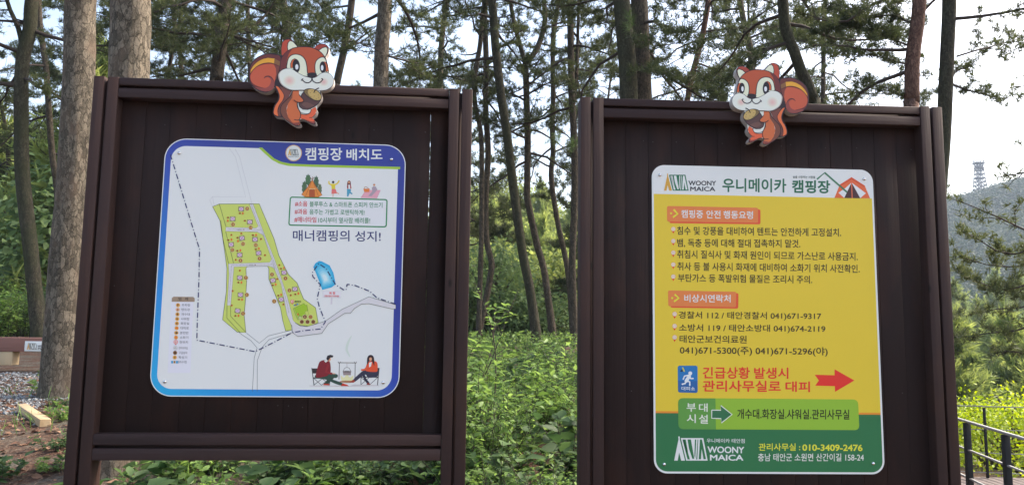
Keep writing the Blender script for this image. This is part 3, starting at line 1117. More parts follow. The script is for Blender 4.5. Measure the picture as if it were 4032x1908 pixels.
    for n_, (x, y, a_) in T.items():
        def R4(r):
            return [(x + r * (math.cos(R_(a_)) * i - math.sin(R_(a_)) * j), y + r * (math.sin(R_(a_)) * i + math.cos(R_(a_)) * j)) for i, j in ((-1.05, -.9), (1.05, -.9), (1.05, .9), (-1.05, .9))]
        A.poly(R4(22.5), (92, 84, 84), 8)
        A.poly(R4(19.5), (150, 152, 112), 8.3)
        p = R4(16)
        A.poly(p, (206, 190, 220), 8.6)
        A.stroke([p[0], p[2]], 4, (128, 84, 150), 9)
        A.stroke([p[1], p[3]], 4, (128, 84, 150), 9.1)
        A.poly(R4(5), (170, 110, 196), 9.3)
        A.build('tent_symbol', root)
    Nn = {15: (270, 90), 13: (148, 225), 14: (299, 252), 11: (234, 391), 10: (343, 402), 12: (142, 443), 8: (212, 534), 9: (376, 517), 7: (258, 681), 6: (266, 827), 5: (234, 987),
          3: (482, 653), 4: (598, 686), 2: (632, 789), 1: (501, 882)}
    for n_, (x, y) in Nn.items():
        A.disc((x, y), 19.5, (204, 198, 168), 8)
        A.disc((x, y), 17, (142, 98, 56), 8.4, k=18)
        w = 5 if n_ < 10 else 10
        if n_ == 1:
            w = 3
        A.text(str(n_), (x - w, y + 9), (x + w, y + 9), 18, (214, 178, 108), 8.8, .03)
        A.build('plot_number', root)
    for x, y in ((205, 130), (103, 166), (248, 193), (185, 338), (317, 317), (106, 358), (183, 450), (342, 438), (192, 721), (197, 867), (167, 1006), (487, 745), (556, 603), (680, 822), (534, 833)):
        A.poly([(x - 12, y), (x + 2, y - 8), (x + 10, y - 5), (x + 10, y + 6), (x + 1, y + 8)], (150, 82, 36), 8)
        A.disc((x + 3, y), 4, (70, 46, 34), 8.4, k=8)
        A.build('fire_point_symbol', root)
    for x, y in ((232, 130), (103, 193), (190, 367), (345, 315), (135, 354), (211, 447), (369, 431), (220, 721), (225, 867), (195, 1006), (514, 738), (584, 597), (708, 815), (560, 826), (704, 995)):
        A.disc((x, y), 9, (214, 150, 70), 8, ry=11, k=12)
        A.stroke([(x, y - 9), (x + 1, y + 10)], 8, (208, 84, 40), 8.4)
        A.build('extinguisher_symbol', root)
    for x, y in ((134, 315), (219, 303), (388, 350), (422, 488), (172, 528), (207, 620), (145, 794), (137, 918), (527, 692), (545, 573), (643, 831), (580, 909)):
        A.disc((x, y), 9.5, (206, 140, 62), 8, k=12)
        A.text('P', (x - 5, y + 7), (x + 6, y + 7), 14, (84, 48, 30), 8.4, .05)
        A.build('parking_symbol', root)
    A.poly([(665, 945), (758, 900), (768, 918), (780, 912), (790, 965), (772, 972), (782, 990), (735, 1012), (718, 1010), (705, 978), (690, 985)], (140, 182, 48), 8, outline=(70, 110, 40), ow=3)
    A.poly([(762, 975), (785, 962), (800, 992), (778, 1004)], GRN, 8.6, outline=(90, 120, 60), ow=2)
    A.poly([(665, 948), (676, 942), (716, 1034), (703, 1042)], (150, 186, 80), 8.6, outline=(90, 120, 60), ow=2)
    A.poly([(703, 1020), (728, 1008), (740, 1030), (712, 1042)], (176, 196, 140), 9, outline=(90, 120, 60), ow=2)
    for x, y in ((764, 1015), (813, 1016), (738, 1058), (787, 1058), (836, 1058)):
        A.disc((x, y), 20, (212, 204, 178), 9.2)
        A.disc((x, y), 17.5, (122, 84, 50) if x != 813 else (150, 108, 62), 9.5)
    for x in (738, 836):
        for dx in (-5, 5):
            A.stroke([(x + dx, 1050), (x + dx, 1067)], 5, (60, 40, 34), 9.8)
    A.poly([(754, 1008), (774, 1008), (774, 1023), (754, 1023)], (60, 42, 36), 9.8)
    A.disc((764, 1016), 5, (206, 180, 140), 10, k=10)
    A.stroke([(777, 1058), (796, 1056), (796, 1066)], 6, (60, 40, 34), 9.8)
    A.build('office_building_symbol', root)
    A.poly([(643, 884), (668, 884), (656, 910)], (200, 60, 70), 9)
    A.disc((656, 884), 16, (206, 76, 90), 9.3)
    A.disc((656, 884), 11.5, (226, 206, 212), 9.6)
    A.disc((656, 884), 7, (206, 110, 120), 9.9)
    A.text('현위치', (678, 894), (730, 894), 18, (56, 48, 48), 9, .03)
    A.disc((676, 917), 7, (60, 130, 190), 9)
    A.disc((700, 908), 7, (60, 140, 200), 9)
    A.disc((688, 912), 7, (120, 96, 66), 9.3)
    A.stroke([(708, 904), (724, 901)], 3, (60, 80, 120), 9)
    A.build('you_are_here_marker', root)


def legend(A, cB, root):
    A.T = cB
    A.poly([(232, 378), (410, 378), (386, 948), (203, 948)], (200, 208, 232), 3)
    A.poly([(236, 380), (238, 350), (252, 339), (408, 341), (421, 352), (420, 380)], (140, 128, 116), 4)
    A.text('범', (291, 368), (314, 368), 24, (60, 54, 52), 5, .01)
    A.text('례', (344, 369), (368, 369), 24, (60, 54, 52), 5, .01)
    words = ['주차장', '텐트장', '개수대', '샤워장', '화장실', '대피로', '분전반', '소화기', '현위치', '관리사무실', '구급상자', '확성기', '분리수거장']
    ys = [407, 443, 480, 517, 553, 590, 628, 665, 703, 749, 787, 824, 861]
    for i, (wd, y) in enumerate(zip(words, ys)):
        dx = -(y - 407) * 0.062
        x = 287 + dx
        if i == 8:
            A.poly([(x - 13, y + 2), (x + 13, y + 2), (x, y + 24)], (198, 60, 70), 5)
            A.disc((x, y - 2), 17, (206, 80, 92), 5.3)
            A.disc((x, y - 2), 12, (226, 208, 214), 5.6)
            A.disc((x, y - 2), 7, (206, 120, 130), 5.9)
        elif i == 9:
            A.disc((x, y), 17, (128, 130, 140), 5)
            A.disc((x, y), 15, (204, 208, 222), 5.3)
            A.poly([(x - 8, y + 7), (x - 8, y - 3), (x, y - 9), (x + 8, y - 3), (x + 8, y + 7)], (140, 142, 150), 5.6)
            A.disc((x, y), 4, (204, 208, 222), 5.9, k=10)
        elif i == 12:
            for k, c in ((-19, (64, 150, 206)), (19, (64, 150, 206)), (0, (186, 160, 96))):
                A.poly([(x + k - 8, y - 10), (x + k + 8, y - 10), (x + k + 8, y + 11), (x + k - 8, y + 11)], c, 5)
            A.disc((x, y), 7, (120, 90, 60), 5.5)
        else:
            A.disc((x, y), 16.5, (206, 158, 84) if i not in (1, 10) else ((208, 168, 140) if i == 1 else (120, 88, 50)), 5)
            cc = {0: (110, 60, 34), 1: (150, 100, 90), 2: (110, 70, 40), 3: (140, 96, 50), 4: (130, 86, 48), 5: (206, 96, 40), 6: (70, 50, 40), 7: (206, 88, 44), 10: (60, 44, 36), 11: (150, 112, 54)}[i]
            if i == 0:
                A.text('P', (x - 7, y + 9), (x + 8, y + 9), 19, cc, 5.4, .05)
            elif i in (5, 6):
                A.poly([(x - 12, y), (x + 2, y - 9), (x + 12, y - 4), (x + 12, y + 4), (x + 2, y + 9)], cc, 5.4)
            elif i == 7:
                A.stroke([(x, y - 11), (x, y + 11)], 11, cc, 5.4)
            else:
                A.disc((x, y), 8, cc, 5.4, ry=9, k=12)
        x0 = 317 + dx
        A.text(wd, (x0 - (3 if len(wd) > 4 else 0), y + 10), (x0 + 68, y + 11), 21, (66, 62, 70), 5, .004)
    A.build('legend', root)


def couple(A, cB, root):
    A.T = cB
    dk = (42, 42, 48)
    A.poly([(1335, 1048), (1660, 1050), (1700, 1040), (1890, 1046), (1900, 1052), (1600, 1058), (1340, 1054)], (178, 182, 196), 2.6)
    # folding chairs
    for a, b, w in (((1357, 908), (1375, 1048), 6), ((1368, 988), (1506, 990), 9), ((1372, 1046), (1440, 994), 4), ((1374, 992), (1434, 1046), 4), ((1434, 1046), (1500, 994), 4), ((1440, 994), (1498, 1040), 4), ((1500, 990), (1500, 1040), 5),
                    ((1896, 908), (1882, 1046), 6), ((1750, 980), (1890, 982), 8), ((1752, 1040), (1815, 985), 4), ((1752, 985), (1820, 1042), 4), ((1820, 1042), (1884, 985), 4), ((1750, 980), (1750, 1042), 5)):
        A.stroke([a, b], w, dk, 3)
    A.poly([(1357, 912), (1405, 912), (1402, 952), (1360, 952)], (50, 48, 54), 3.3)
    A.poly([(1872, 908), (1897, 908), (1893, 946), (1868, 946)], (50, 48, 54), 3.3)
    A.build('folding_chairs_picture', root)
    # man
    A.poly([(1390, 988), (1394, 962), (1500, 955), (1555, 958), (1566, 975), (1550, 988), (1500, 990), (1604, 1030), (1594, 1048), (1545, 1034), (1470, 1002)], (44, 72, 68), 4, smooth=True)
    A.poly([(1500, 962), (1560, 962), (1490, 1036), (1452, 1036), (1490, 990)], (38, 62, 58), 3.7)
    A.poly([(1446, 1046), (1456, 1033), (1494, 1035), (1503, 1047)], (168, 62, 52), 4.4)
    A.poly([(1590, 1052), (1604, 1030), (1640, 1042), (1654, 1054)], (178, 58, 46), 4.4)
    A.poly([(1424, 856), (1460, 845), (1498, 856), (1508, 900), (1506, 945), (1490, 962), (1470, 975), (1400, 986), (1390, 962), (1408, 888)], (112, 32, 46), 5, smooth=True)
    A.stroke([(1490, 880), (1470, 940), (1520, 955)], 18, (126, 38, 50), 5.5)
    A.poly([(1455, 850), (1468, 866), (1488, 850), (1478, 842)], (206, 206, 216), 5.6)
    A.disc((1534, 950), 11, (214, 170, 148), 5.6, ry=8)
    A.poly([(1524, 932), (1548, 934), (1544, 950), (1530, 950)], (220, 220, 224), 5.8)
    A.disc((1494, 838), 15, (206, 152, 128), 5.4, ry=17)
    A.poly([(1474, 832), (1482, 810), (1506, 803), (1530, 810), (1524, 824), (1504, 826), (1490, 850), (1478, 846)], (40, 38, 46), 5.8)
    A.build('seated_man_picture', root)
    # woman
    A.poly([(1880, 932), (1882, 975), (1812, 986), (1780, 962), (1702, 1018), (1686, 1004), (1762, 934), (1800, 925)], (46, 50, 74), 4, smooth=True)
    A.stroke([(1770, 962), (1785, 1000), (1812, 1034)], 20, (42, 46, 68), 3.7)
    A.poly([(1656, 1024), (1690, 1000), (1704, 1014), (1690, 1026)], (140, 58, 46), 4.4)
    A.poly([(1792, 1042), (1806, 1024), (1826, 1038), (1824, 1044)], (120, 46, 44), 4.4)
    A.poly([(1786, 912), (1808, 862), (1850, 853), (1880, 868), (1882, 930), (1858, 940), (1796, 934)], (208, 78, 52), 5, smooth=True)
    A.stroke([(1800, 900), (1780, 922), (1752, 925)], 15, (216, 88, 58), 5.3)
    A.poly([(1815, 866), (1838, 860), (1830, 896), (1814, 904)], (220, 218, 224), 5.5)
    A.poly([(1800, 884), (1800, 832), (1814, 808), (1838, 806), (1854, 828), (1857, 888), (1846, 868), (1838, 856), (1815, 856)], (46, 32, 40), 5.6, smooth=True)
    A.disc((1827, 838), 11, (206, 152, 128), 6, ry=14)
    A.poly([(1732, 902), (1748, 902), (1746, 932), (1734, 932)], (216, 216, 222), 5.5)
    A.build('seated_woman_picture', root)
    # cooking pot over the fire
    for a, b in (((1578, 868), (1574, 1000)), ((1704, 868), (1702, 1000)), ((1568, 866), (1714, 868))):
        A.stroke([a, b], 5, (78, 72, 70), 3)
    for x in (1576, 1704):
        A.stroke([(x - 10, 858), (x + 2, 874)], 4, (78, 72, 70), 3.3)
        A.stroke([(x + 12, 858), (x, 874)], 4, (78, 72, 70), 3.3)
    A.poly([(1640, 960), (1662, 985), (1688, 970), (1680, 1012), (1640, 1022), (1598, 1012), (1590, 970), (1614, 985)], (226, 206, 170), 3.5, smooth=True)
    A.disc((1640, 1018), 62, (150, 112, 86), 3.9, ry=9)
    A.poly([(1605, 936), (1672, 936), (1668, 966), (1610, 966)], (134, 128, 136), 4.3)
    A.disc((1638, 938), 34, (96, 92, 100), 4.6, ry=7)
    A.stroke([(1606, 936), (1620, 910), (1638, 902), (1656, 910), (1671, 936)], 3.5, (110, 106, 112), 4.3)
    A.stroke([(1638, 868), (1638, 902)], 3, (150, 150, 156), 4.3)
    A.stroke([(1662, 820), (1636, 760), (1650, 700), (1676, 650)], 20, (182, 202, 206), 2.6, smooth=True, taper=True)
    A.build('cooking_fire_picture', root)


map_sign()


# ------------------------------------------------------------------ yellow safety sign
def safety_sign():
    B, off = BR, SIGN_OFF
    q = lambda x, y: B.uw(x, y, off)
    u0 = (q(2561, 700)[0] + q(2581, 1800)[0]) / 2
    u1 = (q(3438, 715)[0] + q(3481, 1800)[0]) / 2
    w1 = (q(2598, 651)[1] + q(3406, 667)[1]) / 2
    w0 = (q(2616, 1862.5)[1] + q(3441, 1864)[1]) / 2
    ref = np.array([(u0 + u1) / 2, w0])
    loc = B.base + B.d * ref[0] + B.n * off
    root = thing('safety_sign', (loc[0], loc[1], w0), 'tall yellow and green safety sign with a red arrow on a brown board', 'sign', rotz=B.a)
    a0, a1, h = u0 - ref[0], u1 - ref[0], w1 - w0
    slab(rrect(a0, a1, 0, h, 0.052, 10), 0, 0.004, M_white, 'panel', root)
    A = Art(B, off, ref)
    cC, cD = crop(2.177, 2520, 620), crop(1.563, 2520, 1120)
    A.T = cC
    YEL, GRNB, ORG = (214, 182, 58), (42, 106, 72), (224, 130, 52)
    e = 0.0075
    wt = (A.loc([(103, 314)])[0][1] + A.loc([(1990, 348)])[0][1]) / 2
    A.T = cD
    wo1 = (A.loc([(93, 778)])[0][1] + A.loc([(1478, 784)])[0][1]) / 2
    wo0 = (A.loc([(93, 790)])[0][1] + A.loc([(1478, 797)])[0][1]) / 2
    A.poly([(a0 + e, wo1), (a1 - e, wo1), (a1 - e, wt), (a0 + e, wt)], YEL, 1, world=True)
    A.poly([(a0 + e, wo0), (a1 - e, wo0), (a1 - e, wo1), (a0 + e, wo1)], ORG, 1, world=True)
    A.build('yellow_field', root)
    A.poly(rrect(a0 + e, a1 - e, e, wo0, (0.002, 0.002, 0.045, 0.045), 9), GRNB, 1, world=True)
    A.build('green_field', root)
    # masthead
    A.T = cC
    GT = (38, 98, 76)
    logo(A, 205, 142, 212, 142, (186, 150, 66), (36, 104, 78), WHITE_C, 1)
    A.text('WOONY', (415, 239), (652, 241), 41, (38, 40, 46), 1, .034)
    A.text('MAICA', (430, 287), (645, 289), 38, (38, 40, 46), 1, .034)
    A.text('우니메이카', (706, 296), (1254, 301), 120, GT, 1, .03)
    A.text('캠핑장', (1303, 303), (1630, 308), 112, GT, 1, .04)
    A.text('숲을 사랑하는 사람들', (1310, 178), (1502, 181), 23, (60, 80, 76), 1, .02)
    A.build('masthead_lettering', root)
    A.stroke([(1517, 186), (1583, 130), (1775, 298)], 14, (56, 112, 88), 4)
    OR = (216, 98, 62)
    A.poly([(1666, 347), (1712, 232), (1813, 168), (1926, 240), (1972, 350)], OR, 1)
    A.poly([(1712, 232), (1813, 168), (1926, 240), (1922, 252), (1813, 188), (1716, 246)], (188, 76, 48), 1.5)
    A.poly([(1813, 214), (1752, 347), (1700, 302), (1760, 262)], (200, 210, 228), 2)
    A.poly([(1813, 214), (1936, 306), (1886, 349)], (200, 210, 228), 2)
    A.poly([(1813, 214), (1750, 347), (1888, 349)], (66, 42, 50), 2.5)
    A.stroke([(1813, 216), (1818, 349)], 8, (206, 104, 74), 3)
    A.build('tent_emblem', root)
    # banners
    BO, BS = (222, 120, 70), (196, 78, 52)

    def banner(cr, tl, tr, br, bl, dx, dy, r, dot, chev, cw, txts, hgt):
        A.T = cr
        def rq(o):
            P = [np.array(p, float) + o for p in (tl, tr, br, bl)]
            out = []
            for i, p in enumerate(P):
                d1 = P[i - 1] - p
                d2 = P[(i + 1) % 4] - p
                d1, d2 = d1 / np.linalg.norm(d1), d2 / np.linalg.norm(d2)
                for j in range(5):
                    t = j / 4
                    out.append(tuple((1 - t) ** 2 * (p + d1 * r) + 2 * t * (1 - t) * p + t * t * (p + d2 * r)))
            return out
        A.poly(rq(np.array([dx, dy])), BS, 2)
        A.poly(rq(np.zeros(2)), BO, 3)
        A.disc(dot, cw * .6, (216, 206, 60), 4, k=12)
        A.stroke(chev, cw, (216, 206, 60), 4)
        A.build('banner', root)
        for t, p0, p1 in txts:
            A.text(t, p0, p1, hgt, (206, 212, 226), 4, .02)
        A.build('banner_lettering', root)

    banner(cC, (231, 415), (1012, 430), (1012, 558), (232, 548), 20, 14, 16, (266, 478), [(288, 445), (322, 482), (282, 512)], 15,
           [('캠핑중', (354, 516), (540, 520)), ('안전', (568, 520), (690, 522)), ('행동요령', (714, 523), (968, 527))], 68)
    banner(cD, (172, 35), (592, 43), (590, 138), (174, 132), 14, 9, 11, (198, 82), [(213, 59), (238, 82), (209, 104)], 11,
           [('비상시연락처', (272, 107), (557, 110))], 48)
    INK = (44, 38, 34)

    def pin(x, y, k):
        A.poly([(x - 15 * k, y + 8 * k), (x + 15 * k, y + 8 * k), (x, y + 40 * k)], (200, 56, 44), 2)
        A.disc((x, y), 20 * k, (206, 110, 90), 2.4)
        A.disc((x, y), 17.5 * k, (222, 216, 206), 2.8)
        A.disc((x, y), 12 * k, (206, 160, 140), 3.2)
        A.disc((x, y), 9.5 * k, (216, 190, 190), 3.6)

    A.T = cC
    rows = [('침수 및 강풍을 대비하여 텐트는 안전하게 고정설치.', (318, 661), (1724, 678), 72, 612), ('뱀, 독충 등에 대해 절대 접촉하지 말것.', (318, 768), (1374, 776), 74, 715),
            ('취침시 질식사 및 화재 원인이 되므로 가스난로 사용금지.', (318, 863), (1866, 884), 72, 814), ('취사 등 불 사용시 화재에 대비하여 소화기 위치 사전확인.', (320, 966), (1883, 988), 72, 916),
            ('부탄가스 등 폭발위험 물질은 조리시 주의.', (325, 1064), (1476, 1080), 70, 1019)]
    for t, p0, p1, hh, py in rows:
        pin(285, py, 1.0)
        A.build('bullet_marker', root)
    A.T = cD
    for py in (180, 254, 323):
        pin(213, py, .74)
        A.build('bullet_marker', root)
    A.T = cC
    for t, p0, p1, hh, py in rows:
        A.text(t, p0, p1, hh, INK, 2, .018)
        A.build('rule_lettering', root)
    A.T = cD
    for t, p0, p1, hh in (('경찰서 112 / 태안경찰서 041)671-9317', (238, 215), (1115, 222), 52), ('소방서 119 / 태안소방대 041)674-2119', (240, 293), (1141, 300), 52),
                          ('태안군보건의료원', (243, 357), (656, 361), 48), ('041)671-5300(주) 041)671-5296(야)', (245, 434), (1155, 442), 58)):
        A.text(t, p0, p1, hh, INK, 2, .018)
        A.build('phone_lettering', root)
    # evacuation pictogram
    P = [(232, 505), (240, 497), (347, 497), (354, 505), (355, 655), (348, 664), (242, 662), (234, 655)]
    A.poly(P, (34, 108, 180), 2)
    A.poly([(233, 590), (354, 592), (355, 655), (348, 664), (242, 662), (234, 655)], (38, 92, 160), 2.4)
    W2 = (208, 216, 230)
    A.disc((309, 544), 12, W2, 3)
    A.stroke([(303, 562), (284, 592)], 21, W2, 3, cap=True)
    A.stroke([(303, 562), (313, 577), (326, 576)], 8.5, W2, 3.3, cap=True)
    A.stroke([(296, 556), (274, 561), (266, 580)], 8.5, W2, 3.3, cap=True)
    A.stroke([(288, 590), (306, 597), (306, 617)], 9.5, W2, 3.3, cap=True)
    A.stroke([(282, 592), (278, 606), (260, 611)], 9.5, W2, 3.3, cap=True)
    A.poly([(258, 508), (266, 508), (277, 534), (268, 534)], (180, 180, 60), 3)
    A.poly([(254, 522), (262, 520), (262, 534), (246, 534)], (30, 40, 50), 3)
    A.text('대피소', (255, 648), (338, 650), 23, W2, 3, .02)
    A.build('evacuation_pictogram', root)
    RED = (200, 54, 48)
    A.text('긴급상황', (386, 576), (676, 578), 72, RED, 2, .03)
    A.text('발생시', (702, 578), (913, 578), 70, RED, 2, .03)
    A.text('관리사무실로', (385, 657), (866, 659), 70, RED, 2, .03)
    A.text('대피', (895, 658), (1046, 660), 66, RED, 2, .03)
    A.build('emergency_lettering', root)
    A.poly([(1075, 553), (1198, 556), (1197, 519), (1319, 588), (1200, 658), (1199, 623), (1078, 620), (1101, 588)], (204, 50, 46), 2)
    A.build('red_arrow', root)
    # facilities bar
    def rq(P, r):
        P = [np.array(p, float) for p in P]
        out = []
        for i, p in enumerate(P):
            d1 = P[i - 1] - p
            d2 = P[(i + 1) % 4] - p
            d1, d2 = d1 / np.linalg.norm(d1), d2 / np.linalg.norm(d2)
            rr = r[i]
            for j in range(6):
                t = j / 5
                out.append(tuple((1 - t) ** 2 * (p + d1 * rr) + 2 * t * (1 - t) * p + t * t * (p + d2 * rr)))
        return out
    A.poly(rq([(234, 696), (1341, 705), (1350, 893), (236, 887)], (32, 32, 32, 32)), (126, 172, 58), 3)
    A.poly(rq([(234, 696), (464, 698), (467, 889), (236, 887)], (32, 1, 1, 32)), (84, 142, 70), 3.5)
    ar = [(441, 770), (497, 771), (497, 742), (566, 797), (500, 849), (498, 822), (441, 820)]
    A.poly(ar, (46, 104, 76), 4, outline=(208, 218, 220), ow=6)
    A.build('facilities_bar', root)
    A.text('부', (286, 779), (344, 780), 52, (202, 214, 214), 4, .02)
    A.text('대', (362, 780), (416, 781), 52, (202, 214, 214), 4, .02)
    A.text('시', (287, 848), (343, 849), 54, (202, 214, 214), 4, .02)
    A.text('설', (362, 852), (418, 854), 56, (202, 214, 214), 4, .02)
    A.text('개수대.화장실.샤워실.관리사무실', (598, 824), (1288, 828), 62, (34, 38, 30), 4, .022)
    A.build('facilities_lettering', root)
    # foot
    logo(A, 210, 936, 206, 144, WHITE_C, WHITE_C, GRNB, 2)
    A.text('우니메이카 태안점', (410, 971), (644, 973), 27, (200, 210, 224), 2, .012)
    A.text('WOONY', (415, 1033), (641, 1036), 41, WHITE_C, 2, .036)
    A.text('MAICA', (430, 1080), (636, 1081), 37, WHITE_C, 2, .036)
    A.text('관리사무실 :', (730, 1020), (986, 1020), 46, (206, 206, 66), 2, .02)
    A.text('010-3409-2476', (999, 1020), (1369, 1022), 40, (206, 206, 66), 2, .034)
    A.text('충남 태안군 소원면 산간이길 158-24', (726, 1084), (1377, 1084), 48, (196, 208, 216), 2, .014)
    A.build('contact_lettering', root)
    for px, py in ((*cC(170, 150),), (*cC(1920, 185),), (*cD(148, 1103),), (*cD(1434, 1098),)):
        p = q(px, py) - ref
        screw(p[0], p[1], root)
    return root


safety_sign()


# ------------------------------------------------------------------ squirrel cut-outs on the top rails
SQ_T = 0.034


def squirrel(B, ctr_px, frame, mirror, tilt, label):
    """foam-board cut-out; drawn in its own pixel frame, then laid on the front of the top rails"""
    sc_, ox, oy = frame
    c5 = crop(3.048, 940, 130)
    ref = BL.uw(*c5(640, 640), -SQ_T)
    A = Art(BL, -SQ_T, ref)
    A.T = c5
    K = (40, 30, 38)
    front = [(500, 268), (440, 250), (370, 244), (300, 256), (230, 286), (170, 336), (132, 400), (118, 480), (125, 565), (148, 625), (200, 672), (262, 706), (335, 716), (395, 690), (428, 655),
             (448, 690), (478, 755), (462, 815), (432, 860), (413, 920), (414, 970), (442, 1003), (505, 1012), (532, 1020), (600, 1072), (680, 1115), (728, 1114), (742, 1090), (716, 1050),
             (745, 1036), (792, 1044), (860, 1084), (905, 1098), (926, 1084), (915, 1050), (882, 1016), (922, 980), (938, 930), (924, 886), (962, 838), (988, 800), (996, 755), (985, 700), (1020, 694), (1080, 676),
             (1122, 638), (1140, 588), (1130, 530), (1098, 488), (1078, 472), (1074, 400), (1060, 345), (1042, 296), (1074, 238), (1080, 185), (1052, 142), (995, 130), (940, 150), (895, 182), (830, 163),
             (770, 160), (712, 166), (672, 112), (620, 76), (570, 72), (530, 100), (512, 152), (508, 220), (512, 268)]
    P = spline(front, n=4, closed=True)
    locP = A.loc(P)

    rootloc = B.uw(*ctr_px, -SQ_T)
    w = B.base + B.d * rootloc[0] - B.n * SQ_T
    root = thing('squirrel_cutout', (w[0], w[1], rootloc[1]), label, 'cut-out sign', rotz=B.a)
    root.rotation_euler = (0, -tilt, B.a)     # tilt about the board's normal
    k = sc_
    parts = []
    # plate
    parts.append(slab(locP, 0, SQ_T - .0005, print_mat((42, 32, 40)), 'foam_board', root, print_mat((150, 153, 162), .7)))  # white foam edges greyed: their shade is put into the side colour
    cx = A
    RD, RD2, OR, OR2, CR = (162, 78, 54), (92, 46, 46), (178, 98, 60), (106, 66, 54), (214, 212, 202)
    # tail
    A.poly([(497, 288), (430, 265), (360, 257), (295, 270), (230, 300), (175, 348), (143, 408), (130, 485), (135, 560), (158, 615), (205, 660), (270, 692), (332, 700), (385, 678), (425, 640), (440, 560), (495, 420)], RD2, 1, smooth=True)
    A.poly([(138, 500), (145, 445), (178, 390), (230, 344), (290, 314), (350, 300), (430, 308), (424, 372), (368, 360), (300, 367), (240, 390), (190, 430), (155, 470)], (216, 152, 56), 2)
    A.poly([(430, 308), (496, 345), (492, 398), (424, 372)], (118, 86, 58), 2)
    A.poly([(140, 525), (162, 468), (212, 415), (280, 384), (350, 371), (420, 380), (450, 430), (452, 500), (438, 560), (420, 620), (395, 648), (340, 664), (270, 652), (200, 627), (156, 588)], (172, 84, 62), 2.4, smooth=True)
    A.poly([(424, 382), (455, 396), (492, 402), (470, 470), (450, 560), (440, 540), (452, 500), (446, 430)], (108, 60, 56), 2.8)
    A.poly([(302, 548), (322, 526), (362, 520), (402, 545), (427, 592), (424, 650), (388, 690), (330, 703), (262, 690), (195, 657), (222, 652), (300, 663), (352, 646), (380, 610), (386, 568), (370, 542), (340, 530)], (126, 66, 64), 3, smooth=True)
    A.stroke([(302, 548), (322, 526), (362, 520), (400, 543), (427, 590)], 10, K, 4, smooth=True, taper=True)
    A.stroke([(134, 505), (152, 470), (190, 428), (240, 390), (300, 367), (370, 360), (430, 374), (492, 402)], 6, (88, 40, 44), 4, smooth=True)
    A.stroke([(134, 480), (147, 437), (180, 388), (232, 342), (292, 312), (350, 298), (432, 306), (496, 342)], 5, (88, 40, 44), 4, smooth=True)
    parts.append(A.build('tail', root))
    # body
    A.poly([(446, 640), (472, 690), (492, 755), (480, 812), (445, 866), (424, 925), (428, 975), (480, 996), (472, 930), (492, 868), (532, 808), (546, 752), (522, 700), (484, 655)], (206, 104, 62), 1, smooth=True)
    A.poly([(490, 640), (640, 690), (640, 720), (602, 780), (545, 838), (508, 900), (502, 960), (516, 1006), (482, 996), (474, 930), (494, 868), (534, 808), (548, 752), (524, 700)], (104, 64, 60), 2)
    A.poly([(640, 690), (980, 690), (940, 880), (930, 960), (880, 1010), (760, 1030), (716, 1046), (640, 1040), (560, 960), (570, 830)], (212, 212, 218), 2)
    A.poly([(648, 698), (672, 706), (640, 792), (594, 852), (574, 920), (592, 1000), (650, 1086), (600, 1062), (535, 1010), (502, 935), (516, 868), (566, 812), (618, 760)], OR2, 3, smooth=True)
    A.poly([(652, 696), (722, 688), (726, 740), (778, 800), (768, 834), (702, 834), (706, 890), (742, 962), (736, 1020), (716, 1046), (742, 1090), (720, 1106), (650, 1086), (592, 1010), (573, 930), (592, 850), (642, 780)], OR, 4)
    A.poly([(746, 972), (800, 980), (850, 965), (872, 918), (922, 888), (934, 930), (918, 978), (878, 1014), (920, 1062), (904, 1090), (860, 1076), (790, 1034), (740, 1028)], (208, 92, 62), 4)
    A.poly([(716, 1100), (740, 1090), (728, 1070), (660, 1080), (600, 1050), (650, 1095), (690, 1110)], (116, 60, 56), 4.4)
    A.poly([(920, 1062), (905, 1092), (860, 1078), (790, 1036), (850, 1058), (895, 1066), (905, 1050)], (116, 60, 56), 4.4)
    A.poly([(706, 842), (722, 842), (742, 890), (782, 914), (864, 914), (860, 950), (832, 970), (782, 966), (742, 950), (716, 900)], (216, 216, 220), 5, smooth=True, outline=K, ow=6, n=3)
    A.stroke([(702, 836), (706, 890), (742, 962), (738, 1018), (716, 1046), (664, 1042)], 9, K, 5.5, smooth=True)
    A.stroke([(512, 1008), (500, 935), (514, 868), (566, 812), (618, 758), (646, 700)], 9, K, 5.5, smooth=True)
    A.stroke([(478, 996), (470, 930), (490, 868), (532, 808), (546, 752), (522, 700), (486, 655)], 7, K, 5.5, smooth=True)
    A.stroke([(744, 972), (800, 980), (850, 965), (872, 918)], 7, K, 5.5, smooth=True)
    A.stroke([(848, 1016), (882, 1014), (918, 980)], 7, K, 5.5, smooth=True)
    parts.append(A.build('body', root))
    # head
    A.poly([(516, 262), (514, 185), (526, 120), (556, 86), (602, 80), (642, 96), (690, 140), (706, 168), (640, 186), (580, 226), (532, 276)], (160, 68, 52), 1)
    A.poly([(592, 218), (584, 170), (592, 120), (616, 94), (652, 105), (690, 145), (704, 172), (650, 184), (612, 208)], CR, 2, outline=K, ow=9)
    A.poly([(903, 182), (950, 146), (1000, 136), (1050, 146), (1072, 182), (1070, 232), (1040, 286), (1010, 250), (960, 206)], (140, 58, 48), 1)
    A.poly([(958, 214), (1000, 182), (1048, 168), (1068, 192), (1062, 240), (1036, 290), (1004, 254)], CR, 2, outline=K, ow=9)
    A.poly([(496, 430), (502, 360), (520, 298), (562, 238), (622, 198), (700, 173), (780, 167), (860, 173), (930, 197), (990, 238), (1040, 302), (1064, 380), (1074, 470), (1000, 560), (700, 600), (520, 480)], (160, 77, 50), 3, smooth=True, outline=K, ow=9)
    A.poly([(497, 440), (502, 360), (520, 298), (562, 238), (600, 212), (650, 186), (600, 255), (577, 330), (572, 430), (540, 440)], (98, 46, 46), 4)
